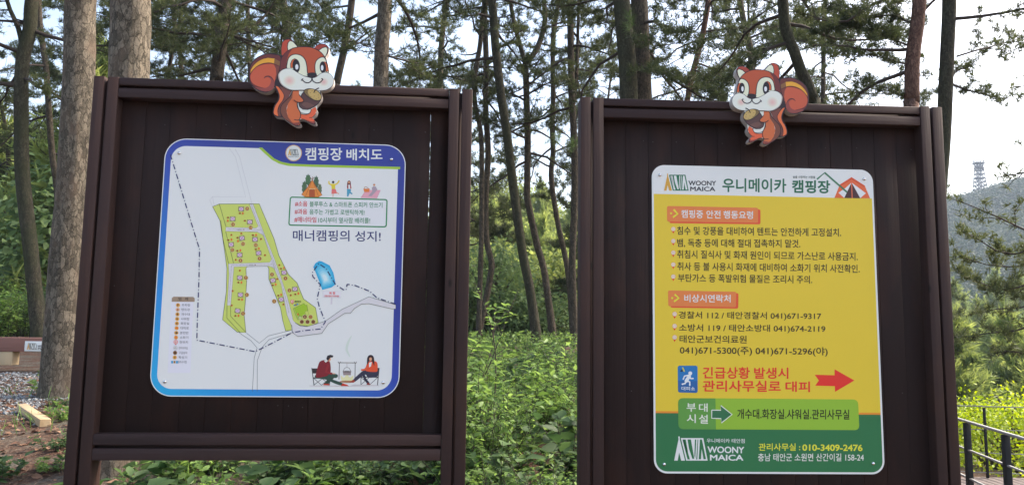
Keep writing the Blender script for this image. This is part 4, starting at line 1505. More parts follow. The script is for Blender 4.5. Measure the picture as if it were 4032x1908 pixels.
    A.poly([(580, 430), (583, 360), (600, 302), (640, 266), (700, 258), (760, 280), (800, 330), (818, 400), (824, 470), (832, 524), (740, 505), (650, 445)], CR, 5, smooth=True, outline=K, ow=10)
    A.poly([(920, 472), (915, 400), (930, 340), (970, 302), (1018, 292), (1046, 322), (1062, 372), (1074, 440), (1076, 474), (1000, 492), (962, 522), (934, 510)], CR, 5, smooth=True, outline=K, ow=10)
    A.poly([(622, 420), (622, 370), (640, 328), (672, 310), (700, 318), (660, 360), (650, 420)], (178, 92, 56), 6, outline=K, ow=6)
    A.poly([(1046, 470), (1078, 460), (1066, 390), (1048, 352), (1020, 345), (1040, 400)], (178, 92, 56), 6, outline=K, ow=6)
    A.disc((691, 398), 44, (34, 28, 36), 7, ry=82, rot=-.08)
    A.disc((1010, 414), 38, (34, 28, 36), 7, ry=70, rot=-.05)
    A.disc((698, 410), 19, (196, 222, 246), 7.6, ry=33)
    A.disc((1002, 420), 16, (196, 222, 246), 7.6, ry=33)
    ck = [(470, 520), (484, 474), (530, 438), (596, 430), (655, 446), (720, 488), (780, 520), (830, 534), (880, 545), (932, 532), (985, 492), (1040, 478), (1094, 494), (1130, 540), (1138, 590), (1120, 636), (1070, 675), (1010, 690),
          (900, 692), (760, 690), (640, 690), (560, 664), (495, 604)]
    A.poly(ck, (168, 162, 164), 8, smooth=True, outline=K, ow=10)
    A.poly([(p[0] + 18 if p[0] < 600 else p[0], p[1] - (7 if p[1] > 640 and p[0] < 900 else 0)) for p in ck], (218, 217, 218), 8.8, smooth=True)
    for (bx, by, br) in ((610, 575, 78), (1022, 590, 60)):
        for i in range(7):
            t = i / 6
            c = tuple(int(a + (b - a) * (0.12 + .88 * t)) for a, b in zip((218, 217, 218), (222, 172, 176)))
            A.disc((bx, by), br * (1 - t * .82), c, 9.2 + i * .3, ry=br * (1 - t * .82) * .9, k=26)
    A.poly([(822, 505), (836, 486), (880, 477), (925, 484), (938, 502), (922, 530), (880, 546), (840, 532)], (38, 30, 36), 11.5, smooth=True)
    A.stroke([(880, 540), (872, 575), (842, 599), (802, 596), (772, 574), (756, 560)], 12, K, 11.5, smooth=True)
    A.stroke([(880, 540), (894, 580), (936, 602), (978, 595), (1002, 572), (1008, 556)], 12, K, 11.5, smooth=True)
    A.stroke([(752, 576), (760, 560), (776, 553)], 10, K, 11.8, smooth=True)
    A.stroke([(990, 550), (1006, 554), (1013, 568)], 10, K, 11.8, smooth=True)
    parts.append(A.build('head', root))
    # acorn and paw
    A.poly([(722, 852), (735, 790), (760, 738), (790, 696), (850, 700), (980, 760), (990, 800), (955, 850), (900, 890), (830, 920), (772, 916), (735, 890)], (78, 56, 58), 9, outline=K, ow=10)
    A.poly([(800, 830), (900, 870), (860, 895), (800, 890), (760, 860)], (96, 70, 68), 9.3, smooth=True)
    A.poly([(783, 700), (812, 678), (858, 672), (910, 682), (962, 712), (994, 762), (988, 798), (955, 816), (905, 808), (845, 776), (800, 736)], (112, 98, 66), 12.2, smooth=True, outline=K, ow=9)
    A.poly([(836, 690), (870, 676), (915, 686), (962, 716), (990, 762), (984, 794), (955, 810), (905, 800), (862, 770), (835, 728)], (168, 152, 100), 12.8, smooth=True)
    for x, y in ((823, 690), (882, 697), (928, 722), (860, 722), (908, 760), (956, 748), (932, 796), (960, 776), (868, 768), (815, 720)):
        A.disc((x, y), 4.5, (84, 68, 46), 13.2, k=8)
    A.stroke([(903, 722), (915, 696), (938, 676), (966, 663)], 13, (40, 34, 40), 14, smooth=True)
    parts.append(A.build('acorn', root))
    A.poly([(655, 806), (668, 760), (720, 738), (750, 772), (780, 804), (774, 828), (730, 836), (690, 826), (664, 806)], OR, 15)
    A.stroke([(664, 806), (690, 826), (730, 836), (772, 828), (780, 806), (752, 774), (724, 742)], 9, K, 15.5, smooth=True)
    parts.append(A.build('paw', root))
    for o in parts:
        me = o.data
        n = len(me.vertices)
        v = np.zeros(n * 3, np.float32)
        me.vertices.foreach_get('co', v)
        v = v.reshape(-1, 3)
        v[:, 0] *= k * (-1 if mirror else 1)
        v[:, 2] *= k
        me.vertices.foreach_set('co', v.ravel())
        if mirror:
            me.flip_normals()
        me.update()
    return root


squirrel(BL, (940 + 640 / 3.048, 130 + 640 / 3.048), (1.0, 0, 0), False, 0.0, 'foam-board squirrel with an acorn, its tail to the left, above the map sign')
squirrel(BR, (2840 + 632 / 3.295, 230 + 636 / 3.295), (0.975, 0, 0), True, R_(1.5), 'foam-board squirrel with an acorn, its tail to the right, above the yellow sign')


# ------------------------------------------------------------------ vegetation builders
rng = np.random.default_rng(11)
BARK_GREY = bark_mat('pine_bark_grey', (0.040, 0.034, 0.026), (0.098, 0.084, 0.064), (0.225, 0.190, 0.145), 1.15, warm=(0.165, 0.118, 0.086))
BARK_MOSS = bark_mat('pine_bark_mossy', (0.018, 0.017, 0.011), (0.050, 0.046, 0.032), (0.10, 0.088, 0.063), 1.3, moss=(0.040, 0.046, 0.022))
BARK_BROWN = bark_mat('pine_bark_brown', (0.022, 0.018, 0.013), (0.066, 0.056, 0.041), (0.13, 0.106, 0.078), 1.5)
BARK_RED = bark_mat('pine_bark_red', (0.030, 0.018, 0.013), (0.115, 0.060, 0.044), (0.20, 0.115, 0.083), 1.4)
M_TWIG = plain('twig', (0.045, 0.033, 0.026), 0.9)
M_NEEDLE = leaf_mat('pine_needles', (0.034, 0.050, 0.022), (0.110, 0.135, 0.055), 0.45, 0.55)
M_NEEDLE_B = leaf_mat('fresh_pine_needles', (0.04, 0.08, 0.024), (0.13, 0.20, 0.07), 0.45, 0.5)
M_LEAF = leaf_mat('shrub_leaves', (0.065, 0.135, 0.032), (0.27, 0.42, 0.125), 0.5, 0.45)
M_LEAF_D = leaf_mat('dark_broad_leaves', (0.035, 0.078, 0.028), (0.125, 0.20, 0.078), 0.42, 0.5)
M_LEAF_Y = leaf_mat('yellow_green_leaves', (0.15, 0.26, 0.018), (0.54, 0.66, 0.05), 0.5, 0.45)
M_HILL = leaf_mat('hill_foliage', (0.11, 0.165, 0.055), (0.36, 0.43, 0.135), 0.5, 0.6)
M_DRY = leaf_mat('dry_leaves', (0.12, 0.055, 0.035), (0.34, 0.21, 0.13), 0.15, 0.7)


def unit(v):
    return v / (np.linalg.norm(v, axis=-1, keepdims=True) + 1e-9)


def tufts(mb, P, D, L, r, k=12, w=0.0045, mi=0, tint=None, spread=(0.5, 1.15), along=0.5):
    """needle sprays: at each P, k thin needles opening around direction D"""
    n = len(P)
    if n == 0:
        return
    P, D = np.asarray(P), unit(np.asarray(D, float))
    L = np.broadcast_to(np.asarray(L, float), (n,))
    ref = np.where(np.abs(D[:, 2:3]) < .9, np.array([[0, 0, 1.0]]), np.array([[1.0, 0, 0]]))
    A = unit(np.cross(D, ref))
    B = np.cross(D, A)
    az = r.uniform(0, 2 * np.pi, (n, k))
    th = r.uniform(*spread, (n, k))
    rad = A[:, None] * np.cos(az)[..., None] + B[:, None] * np.sin(az)[..., None]
    dirn = D[:, None] * np.cos(th)[..., None] + rad * np.sin(th)[..., None]
    base = P[:, None] + D[:, None] * (r.uniform(-along, along, (n, k)) * L[:, None])[..., None]
    ln = L[:, None] * r.uniform(.75, 1.15, (n, k))
    side = unit(np.cross(dirn, r.normal(size=(n, k, 3)))) * (w * r.uniform(.8, 1.3, (n, k)))[..., None]
    V = np.stack([base - side, base + side, base + dirn * ln[..., None]], 2).reshape(-1, 3)
    F = np.arange(n * k * 3).reshape(-1, 3)
    t = np.broadcast_to(np.asarray(tint if tint is not None else r.uniform(0, 1, n), float), (n,))
    T = np.repeat(np.clip(t[:, None] + r.uniform(-.15, .15, (n, k)), 0, 1), 3, axis=1).ravel()
    mb.add(V, F, mi, T)


def leaves(mb, P, D, Nn, L, W, mi=0, tint=None, r=None):
    """folded leaves: base P, direction D, face normal Nn, length L, width W"""
    n = len(P)
    if n == 0:
        return
    D = unit(D)
    S = unit(np.cross(D, Nn))
    Nn = np.cross(S, D)
    L = np.broadcast_to(L, (n,))[:, None]
    W = np.broadcast_to(W, (n,))[:, None]
    droop = -0.12 * L * np.array([[0, 0, 1.0]])
    v = [P, P + D * L * .35 + S * W * .5 + Nn * W * .16, P + D * L * .35 - S * W * .5 + Nn * W * .16, P + D * L * .4,
         P + D * L * .75 + S * W * .32 + Nn * W * .06 + droop * .5, P + D * L * .75 - S * W * .32 + Nn * W * .06 + droop * .5, P + D * L + droop]
    V = np.stack(v, 1).reshape(-1, 3)
    f = np.array([(0, 1, 3), (0, 3, 2), (1, 4, 3), (3, 5, 2), (3, 4, 6), (3, 6, 5)])
    F = (np.arange(n)[:, None, None] * 7 + f[None]).reshape(-1, 3)
    t = tint if tint is not None else r.uniform(0, 1, n)
    mb.add(V, F, mi, np.repeat(np.broadcast_to(t, (n,)), 7))


def limb_path(p0, d0, L, r, n=7, sag=0.0, curl=0.0, wob=0.12):
    """wandering branch centre line"""
    P = [np.asarray(p0, float)]
    d = unit(np.asarray(d0, float))
    for i in range(n):
        d = unit(d + r.normal(size=3) * wob + np.array([0, 0, -sag + (sag + curl) * i / n]))
        P.append(P[-1] + d * L / n)
    return np.array(P)


def bough(mw, path, L, r, dens, tb, P, D, T, s0=.22):
    """twigs along a limb and the places of their needle sprays"""
    nseg = len(path) - 1
    ntw = max(4, int(9.5 * L / 1.5 * dens))
    for q in range(ntw):
        s = s0 + (1 - s0) * (q + r.uniform(0, .8)) / ntw
        jj = min(nseg - 1, int(s * nseg))
        fr = min(1.0, s * nseg - jj)
        b = path[jj] * (1 - fr) + path[jj + 1] * fr
        dm = unit(path[min(jj + 1, nseg)] - path[max(jj - 1, 0)])
        sd = unit(np.cross(dm, [0, 0, 1.0])) * (1 if q % 2 else -1)
        dd = unit(dm * .75 + sd * r.uniform(.3, 1.0) + np.array([0, 0, r.uniform(-.35, .6)]))
        Lt = min(.75, L * r.uniform(.18, .42) * (1.15 - .5 * s))
        tp = limb_path(b, dd, Lt, r, 4, sag=.02, curl=.22, wob=.22)
        mw.tube(tp, np.linspace(.0065, .0025, 5), 3, cap=False)
        nt = max(3, int(12 * Lt / .35 * dens))
        for u in range(nt):
            g = .22 + .78 * (u + r.random()) / nt
            x = g * 4
            m_ = min(3, int(x))
            c = tp[m_] + (tp[m_ + 1] - tp[m_]) * min(1, x - m_)
            td = unit(tp[m_ + 1] - tp[m_] + np.array([0, 0, .55]) + r.normal(size=3) * .6)
            P.append(c + r.normal(size=3) * .03 + td * .02)
            D.append(td)
            T.append(tb + r.uniform(-.2, .2))
    P.append(path[-1])
    D.append(unit(path[-1] - path[-2] + [0, 0, .5]))
    T.append(tb)


def crown_branches(mw, mn, trunk, rad, zlo, zhi, nb, blen, r, tuft_len=.095, dens=1.0, needle_w=.0045, k=11, az_fn=None, bare=0.12, tint0=.45, up=0.15):
    """side limbs with twigs and needle sprays between heights zlo and zhi of a trunk line"""
    tz = trunk[:, 2]
    P, D, T = [], [], []
    ga = r.uniform(0, 6.28)
    for i in range(nb):
        f = (i + r.uniform(.1, .9)) / nb
        z = zlo + (zhi - zlo) * f
        j = int(np.clip(np.searchsorted(tz, z), 1, len(tz) - 1))
        p = trunk[j]
        az = ga + i * 2.4 + r.uniform(-.5, .5)
        if az_fn is not None:
            az = az_fn(i, r)
        L = blen * (1.0 - .45 * f) * r.uniform(.65, 1.25)
        el = up + .55 * (f - .4) + r.uniform(-.25, .25)
        d0 = np.array([math.cos(az) * math.cos(el), math.sin(az) * math.cos(el), math.sin(el)])
        nseg = 8
        path = limb_path(p, d0, L, r, nseg, sag=.10, curl=.10, wob=.15)
        rb = min(rad[j] * .42, .012 + L * .012)
        mw.tube(path, np.linspace(rb, .004, nseg + 1), 5, cap=False)
        if r.random() < bare:
            for q in range(3):
                jj = r.integers(3, nseg)
                dd = unit(path[jj] - path[jj - 1] + r.normal(size=3) * .6)
                tp = limb_path(path[jj], dd, L * .25, r, 3)
                mw.tube(tp, np.linspace(.006, .002, 4), 3, cap=False)
            continue
        bough(mw, path, L, r, dens, np.clip(tint0 + r.uniform(-.3, .3), 0, 1), P, D, T)
    if P:
        tufts(mn, np.array(P), np.array(D), tuft_len * r.uniform(.8, 1.2, len(P)), r, k=k, w=needle_w, tint=np.clip(np.array(T), 0, 1))


def rough_disp(seed, amp, zf=9.0):
    def f(n, sides):
        out = np.ones((n, sides))
        for i in range(n):
            for j in range(sides):
                a = 2 * math.pi * j / sides
                out[i, j] = 1 + amp * mnoise.noise((math.cos(a) * 3.2 + seed, math.sin(a) * 3.2, i / n * zf)) + amp * .55 * mnoise.noise((math.cos(a) * 9 + seed, math.sin(a) * 9, i / n * zf * 5))
        return out
    return f


GROVE = 'pines standing round the notice boards'


def pine(label, px, depth, width_px, bark, seed, nb=16, blen=1.6, zlow_px=300, extra=4.0, dens=1.0, sides=10, rough=.05, limbs=(), base_px=None, az_fn=None, tint0=.45, bare=.12,
         name='pine_tree', k=11, taper_up=.55, needle_w=.0058, up=.15, boughs=(), shoots=()):
    """a pine whose stem follows the photographed line at its own distance, carried down to the ground and up out of view"""
    r = np.random.default_rng(seed)
    pts = [at(x, y, depth) for x, y in px]
    pts = sorted(pts, key=lambda p: p[2])
    lo = pts[0]
    d = pts[0] - pts[1]
    g = gz(lo[0], lo[1])
    if lo[2] > g:
        dz = lo[2] - g + .15
        sl = np.clip(d[:2] / max(.05, -d[2]), -.12, .12)
        pts.insert(0, np.array([lo[0] + sl[0] * dz * .6, lo[1], g - .15]))
    hi = pts[-1]
    d = unit(pts[-1] - pts[-2])
    d = unit(d + np.array([0, 0, .6]))
    if extra > 0:
        for q in range(1, 4):
            pts.append(hi + d * extra * q / 3 + np.array([r.normal() * .12, r.normal() * .12, 0]))
    line = spline(pts, step=.14)
    R0 = width_px / FPX * depth / 2
    zb, ztop = line[0, 2], line[-1, 2]
    zv = hi[2]
    z = line[:, 2]
    rad = np.interp(z, [zb, zb + .25, zb + .9, lo[2] + .1 if lo[2] > zb + 1 else zb + 1, zv, ztop], [R0 * 1.45, R0 * 1.18, R0 * 1.05, R0, R0 * .93, R0 * .3 if extra > 0 else R0 * .8])
    base = np.array([line[0, 0], line[0, 1], gz(line[0, 0], line[0, 1])])
    root = thing(name, base, label, 'pine tree', GROVE)
    mt = MB()
    mt.tube(line, rad, sides, disp=rough_disp(seed, rough) if rough else None)
    mt.build('trunk', bark, root, smooth=True, origin=base)
    mw, mn = MB(), MB()
    trunk2, rad2 = line, rad
    for lp, w0, w1 in limbs:
        L = spline([at(x, y, depth + dy) for x, y, dy in lp], step=.12)
        rr = np.linspace(w0, w1, len(L)) / FPX * depth / 2
        ml = MB()
        ml.tube(L, rr, 8, disp=rough_disp(seed + 3, rough) if rough else None)
        ml.build('limb', bark, root, smooth=True, origin=base)
        crown_branches(mw, mn, L if L[-1, 2] > L[0, 2] else L[::-1], rr if L[-1, 2] > L[0, 2] else rr[::-1], min(L[0, 2], L[-1, 2]) + .2, max(L[0, 2], L[-1, 2]), max(3, int(nb * .3)), blen * .7, r, dens=dens, k=k, tint0=tint0, needle_w=needle_w)
    P, D, T = [], [], []
    for lp, w0, dn in boughs:
        L = spline([at(x, y, depth + dy) for x, y, dy in lp], step=.12)
        mw.tube(L, np.linspace(w0 / FPX * depth / 2, .004, len(L)), 6, cap=False)
        bough(mw, L, float(np.linalg.norm(L[-1] - L[0])), r, dn, tint0 + .1, P, D, T, s0=.12)
    if P:
        tufts(mn, np.array(P), np.array(D), .085 * r.uniform(.8, 1.2, len(P)), r, k=k + 2, w=needle_w, tint=np.clip(np.array(T), 0, 1))
    for x, y, dy, ln in shoots:
        ms = MB()
        c = at(x, y, depth + dy)
        pp = np.array([c + r.normal(size=3) * .06 for _ in range(5)])
        tufts(ms, pp, np.array([0, -.35, .9]) + r.normal(size=(5, 3)) * .5, ln, r, k=46, w=.0022, spread=(.3, 1.9), along=.3)
        ms.tube([at(x, y + 40, depth + .2), c], [.01, .006], 5)
        ms.build('shoot', M_NEEDLE_B, root, origin=base)
    zl = at(2016, zlow_px, depth)[2]
    crown_branches(mw, mn, line, rad, zl, ztop, nb, blen, r, dens=dens, k=k, az_fn=az_fn, tint0=tint0, bare=bare, needle_w=needle_w, up=up)
    if mw.n:
        mw.build('branches', M_TWIG, root, origin=base)
    if mn.n:
        mn.build('crown', M_NEEDLE, root, origin=base)
    return root


# ---- the pines of the grove, left to right
pine('mossy dark pine leaning left at the far left edge, forking high up', [(157, 1319), (135, 1130), (117, 950), (90, 700), (83, 468), (88, 250), (117, 117), (125, 0)], 13.5, 56, BARK_MOSS, 1, nb=22, blen=2.2, zlow_px=420,
     limbs=[([(88, 180, 0), (72, 110, -.1), (40, 40, -.2), (18, -30, -.3)], 22, 14)], tint0=.6)
pine('thin crooked pine between the mossy leaning trunk and the thick scaly trunk', [(232, 900), (222, 730), (205, 600), (190, 400), (180, 260), (160, 120), (152, 0)], 16, 24, BARK_BROWN, 2, nb=16, blen=1.8, zlow_px=650, tint0=.6)
pine('thick pine with scaly pinkish grey bark left of the map board', [(238, 1545), (246, 1300), (256, 1107), (270, 950), (296, 650), (308, 390), (314, 200), (318, 0)], 7.5, 124, BARK_GREY, 3, nb=10, blen=1.8, zlow_px=-250, extra=3.5, sides=40, rough=.07)
pine('thick greyish pine rising right behind the map board\'s left corner', [(440, 1910), (458, 1500), (488, 800), (505, 330), (512, 150), (515, 0)], 5.1, 160, BARK_GREY, 4, nb=9, blen=1.6, zlow_px=-300, extra=4.5, sides=44, rough=.07)
pine('slim pine with ragged foliage behind the map board, left of the leaning dark trunk', [(716, 330), (694, 150), (677, 0)], 24, 18, BARK_BROWN, 5, nb=26, blen=2.6, zlow_px=420, tint0=.4)
pine('dark pine leaning right behind the map board, left of the squirrel', [(842, 420), (854, 300), (872, 150), (892, 0)], 15, 54, BARK_BROWN, 6, nb=26, blen=2.3, zlow_px=330, tint0=.4, limbs=[([(880, 140, 0), (1000, 100, .4), (1060, 40, .6), (1090, -20, .8)], 15, 7), ([(905, 138, 0), (1000, 165, -.3), (1100, 195, -.5)], 12, 4)])
pine('slender pine in the foliage just left of the map board squirrel\'s ear', [(985, 330), (980, 230), (975, 0)], 22, 18, BARK_BROWN, 7, nb=26, blen=2.4, zlow_px=380, tint0=.35)
pine('pine rising directly behind the map board squirrel\'s left ear', [(1140, 330), (1131, 154), (1112, 0)], 18, 36, BARK_BROWN, 8, nb=22, blen=2.1, zlow_px=300, tint0=.4)
pine('bare leaning pine against bright sky right of the map board squirrel', [(1318, 420), (1326, 329), (1360, 171), (1385, 0)], 20, 30, BARK_BROWN, 9, nb=17, blen=2.0, zlow_px=150, tint0=.4, limbs=[([(1362, 195, 0), (1420, 150, .2), (1480, 105, .4)], 9, 4), ([(1345, 180, 0), (1410, 172, .2), (1475, 130, .4)], 8, 4)])
pine('straight smooth greyish pine nearest the map board\'s right half', [(1492, 500), (1499, 337), (1504, 171), (1516, 0)], 12, 62, BARK_GREY, 10, nb=17, blen=1.9, zlow_px=120, tint0=.45, limbs=[([(1525, 220, 0), (1600, 240, .1), (1700, 262, .2)], 10, 4)])
pine('thin dark pine above the map board\'s right corner', [(1728, 480), (1733, 351), (1737, 195), (1757, 0)], 20, 24, BARK_BROWN, 12, nb=20, blen=2.0, zlow_px=380, tint0=.4)
pine('thin bent pine at the gap\'s left side, swaying against its straighter twin', [(1888, 1180), (1895, 950), (1897, 780), (1897, 650), (1893, 520), (1872, 420), (1868, 312), (1890, 180), (1902, 60)], 15, 21, BARK_BROWN, 13, nb=12, blen=1.3, zlow_px=420, extra=3)
pine('thin pine at the gap\'s left side, wavy low down, touching its bent twin', [(1880, 1330), (1911, 1190), (1932, 1080), (1935, 1029), (1915, 940), (1913, 780), (1922, 600), (1913, 440), (1914, 234), (1908, 0)], 15.6, 25, BARK_BROWN, 14, nb=20, blen=1.6, zlow_px=480)
pine('sturdy pine slanting down to the right in the middle of the gap', [(2114, 1345), (2088, 1147), (2057, 989), (2022, 740), (1998, 545), (1975, 390), (1952, 195), (1936, 0)], 14, 38, BARK_MOSS, 15, nb=18, blen=1.9, zlow_px=300)
pine('pine in the gap forking into a wide Y near its top', [(2184, 1370), (2143, 1068), (2116, 970), (2078, 790), (2076, 740), (2078, 545), (2074, 400), (2069, 246)], 16, 28, BARK_BROWN, 16, nb=16, blen=1.5, zlow_px=640, extra=0,
     limbs=[([(2069, 250, 0), (2045, 170, 0), (2022, 78, -.1), (2010, 0, -.1), (2000, -160, -.2), (2005, -420, 0)], 20, 10), ([(2069, 250, 0), (2105, 208, .1), (2131, 150, .2), (2146, 78, .2), (2143, 0, .3), (2150, -200, .3), (2160, -480, 0)], 25, 10)])
pine('thin wavy pine in the gap between the forked pine and the right board', [(2244, 1150), (2229, 1029), (2205, 920), (2186, 818), (2170, 690), (2178, 600), (2174, 507), (2178, 390), (2178, 156)], 18, 22, BARK_BROWN, 17, nb=24, blen=1.7, zlow_px=700, extra=3.5)
pine('dark pine in the gap closest to the right board\'s edge', [(2262, 1365), (2256, 1150), (2253, 1029), (2260, 850), (2263, 701), (2260, 545), (2252, 390), (2248, 234), (2244, 0)], 15, 29, BARK_BROWN, 18, nb=20, blen=1.9, zlow_px=480, shoots=[(2250, 565, -1.5, .19), (2180, 545, -2.0, .19), (1990, 520, -2.0, .19)][:2], limbs=[([(2262, 400, .1), (2272, 250, .25), (2276, 100, .3), (2280, -60, .35)], 16, 11)])
pine('big dark pine behind the right board\'s left end, left stem of a close pair', [(2478, 560), (2475, 378), (2471, 252), (2455, 90), (2447, 0)], 11, 74, BARK_MOSS, 19, nb=18, blen=1.9, zlow_px=60, sides=20, shoots=[(2470, 95, -.35, .15)])
pine('big dark pine behind the right board\'s left end, right stem of a close pair', [(2535, 560), (2532, 353), (2526, 200), (2516, 0)], 11.4, 72, BARK_BROWN, 20, nb=20, blen=2.1, zlow_px=330, sides=20, limbs=[([(2562, 205, 0), (2613, 303, 0), (2650, 345, .1), (2690, 400, .1)][::-1], 7, 12)])
pine('slim reddish brown pine leaning right, left of the yellow sign\'s squirrel', [(2700, 520), (2709, 383), (2724, 303), (2746, 220), (2769, 126), (2789, 0)], 16, 24, BARK_RED, 21, nb=24, blen=2.1, zlow_px=340, tint0=.4)
pine('slim dark pine behind the yellow sign\'s squirrel, left of the stout slanting trunk', [(2966, 330), (2961, 247), (2951, 177), (2931, 101), (2913, 0)], 18, 25, BARK_BROWN, 22, nb=26, blen=2.3, zlow_px=300, tint0=.35)
pine('stout pine slanting behind the yellow sign\'s squirrel tail', [(3222, 520), (3203, 404), (3178, 328), (3153, 278), (3127, 202), (3097, 126), (3082, 0)], 12, 46, BARK_MOSS, 23, nb=22, blen=2.2, zlow_px=260, sides=16, tint0=.35)
pine('thin upright pine above the right part of the yellow sign\'s board', [(3240, 540), (3241, 394), (3243, 177), (3246, 40)], 20, 19, BARK_BROWN, 24, nb=30, blen=2.4, zlow_px=380, tint0=.35)
pine('red-barked pine above the right end of the yellow sign\'s board', [(3588, 540), (3590, 405), (3593, 234), (3609, 117), (3621, 0)], 10, 58, BARK_RED, 25, nb=15, blen=1.6, zlow_px=330, sides=18, tint0=.35, boughs=[([(3602, 190, 0), (3500, 150, .2), (3380, 108, .4), (3240, 120, .5)], 9, 2.2), ([(3610, 100, 0), (3500, 60, .3), (3400, 70, .5), (3290, 40, .7)], 9, 1.6), ([(3592, 400, 0), (3490, 345, .2), (3400, 330, .3)], 8, 1.6), ([(3596, 260, 0), (3500, 235, .3), (3420, 215, .5), (3330, 200, .6)], 8, 1.5)], az_fn=lambda i, r: r.choice([math.pi, math.pi * .8, 1.2, 2.2]) + r.uniform(-.5, .5))
pine('grey-green pine passing behind the right board\'s outer corner', [(3690, 1000), (3697, 760), (3714, 560), (3722, 390), (3730, 195), (3738, 0)], 12, 56, BARK_MOSS, 26, nb=9, blen=1.6, zlow_px=120, sides=18, bare=.0, boughs=[([(3768, 222, 0), (3840, 200, .1), (3910, 182, .3), (3970, 165, .5), (4040, 146, .7)], 9, 1.0), ([(3752, 333, 0), (3800, 352, .1), (3860, 368, 0), (3930, 385, -.1), (4010, 392, -.2)], 10, 1.5), ([(3740, 300, 0), (3790, 270, .3), (3830, 275, .5)], 8, 1.3)],
     az_fn=lambda i, r: r.choice([0.0, .3, -.3, 2.6]) + r.uniform(-.3, .3))


# ---- pines farther back in the grove
def back_pine(seed, H, spread, nb, tint0):
    r = np.random.default_rng(seed)
    line = spline([np.array([r.normal() * .1 * q, r.normal() * .1 * q, H * q / 4]) for q in range(5)], step=.3)
    rad = np.interp(line[:, 2], [0, .6, H], [.17, .12, .03])
    root = thing('background_pine', (0, 0, 0), 'more distant pine behind the boards, its dark crown broken by bits of sky', 'pine tree', 'distant pines behind the boards')
    mt = MB()
    mt.tube(line, rad, 7)
    mt.build('trunk', BARK_BROWN, root, smooth=True)
    mw, mn = MB(), MB()
    crown_branches(mw, mn, line, rad, H * .30, H, nb, spread, r, tuft_len=.15, dens=1.0, needle_w=.009, k=9, tint0=tint0)
    mw.build('branches', M_TWIG, root)
    mn.build('crown', M_NEEDLE, root)
    return root


BP = [back_pine(101, 10, 2.6, 34, .45), back_pine(102, 12, 2.8, 40, .35), back_pine(103, 9, 2.4, 32, .6)]
spots = []
rb = random.Random(5)
for px, Y in ((1800, 27), (560, 24), (640, 30), (735, 27), (800, 34), (930, 29), (1050, 26), (1180, 31), (1620, 33), (1680, 28), (2340, 24), (2400, 30), (2600, 25), (2680, 30), (2830, 26),
              (2870, 33), (3020, 24), (3060, 30), (3330, 25), (3400, 30), (3480, 27), (3300, 34), (3540, 33), (-60, 24), (170, 28), (360, 24), (420, 30), (90, 34)):
    p = at(px, 1200, Y)
    spots.append((p[0], Y))
for i, (x, y) in enumerate(spots):
    o = BP[i] if i < 3 else copy_tree(BP[i % 3])
    o.location = (x, y, gz(x, y) - .1)
    o.rotation_euler = (0, 0, rb.uniform(0, 6.28))
    s_ = rb.uniform(.85, 1.15)
    o.scale = (s_, s_, s_)
pine('pine mostly outside the right edge, reaching its drooping boughs into view', [(4190, 1700), (4200, 1200), (4215, 700), (4220, 0)], 9, 60, BARK_MOSS, 27, nb=4, blen=1.2, zlow_px=-300, tint0=.72, extra=3,
     boughs=[([(4200, 960, 0), (4110, 930, 0), (4032, 903, 0), (3936, 857, -.1), (3843, 818, -.1), (3775, 790, -.1)], 11, 0.71), ([(4200, 640, 0), (4110, 660, 0), (4032, 680, 0), (3975, 690, .1), (3925, 698, .1)], 9, 0.71),
             ([(4200, 980, 0), (4100, 960, .3), (4040, 985, .3), (3990, 1000, .4), (3920, 985, .5), (3850, 940, .5), (3800, 920, .5)], 10, 1.36), ([(4200, 1050, 0), (4120, 1090, -.2), (4040, 1120, -.2), (3960, 1140, -.2), (3880, 1120, -.1), (3800, 1090, 0)], 11, 1.49), ([(4200, 1150, 0), (4100, 1180, .2), (4020, 1210, .3), (3930, 1215, .4), (3860, 1230, .5)], 10, 1.12), ([(4200, 1020, 0), (4090, 1030, .5), (3990, 1050, .6), (3880, 1040, .7), (3790, 1010, .7)], 10, 1.36),
             ([(4200, 1240, 0), (4100, 1270, 0), (4000, 1300, 0), (3900, 1310, .1), (3790, 1325, .2)], 11, 1.18), ([(4200, 1320, 0), (4120, 1370, 0), (4040, 1390, 0), (3960, 1380, .1), (3900, 1400, .2)], 10, 1.18),
             ([(4200, 560, 0), (4110, 570, .2), (4040, 560, .3)], 8, 0.70), ([(4210, 330, 0), (4120, 300, .3), (4060, 330, .4), (3985, 345, .5)], 8, 0.74)])


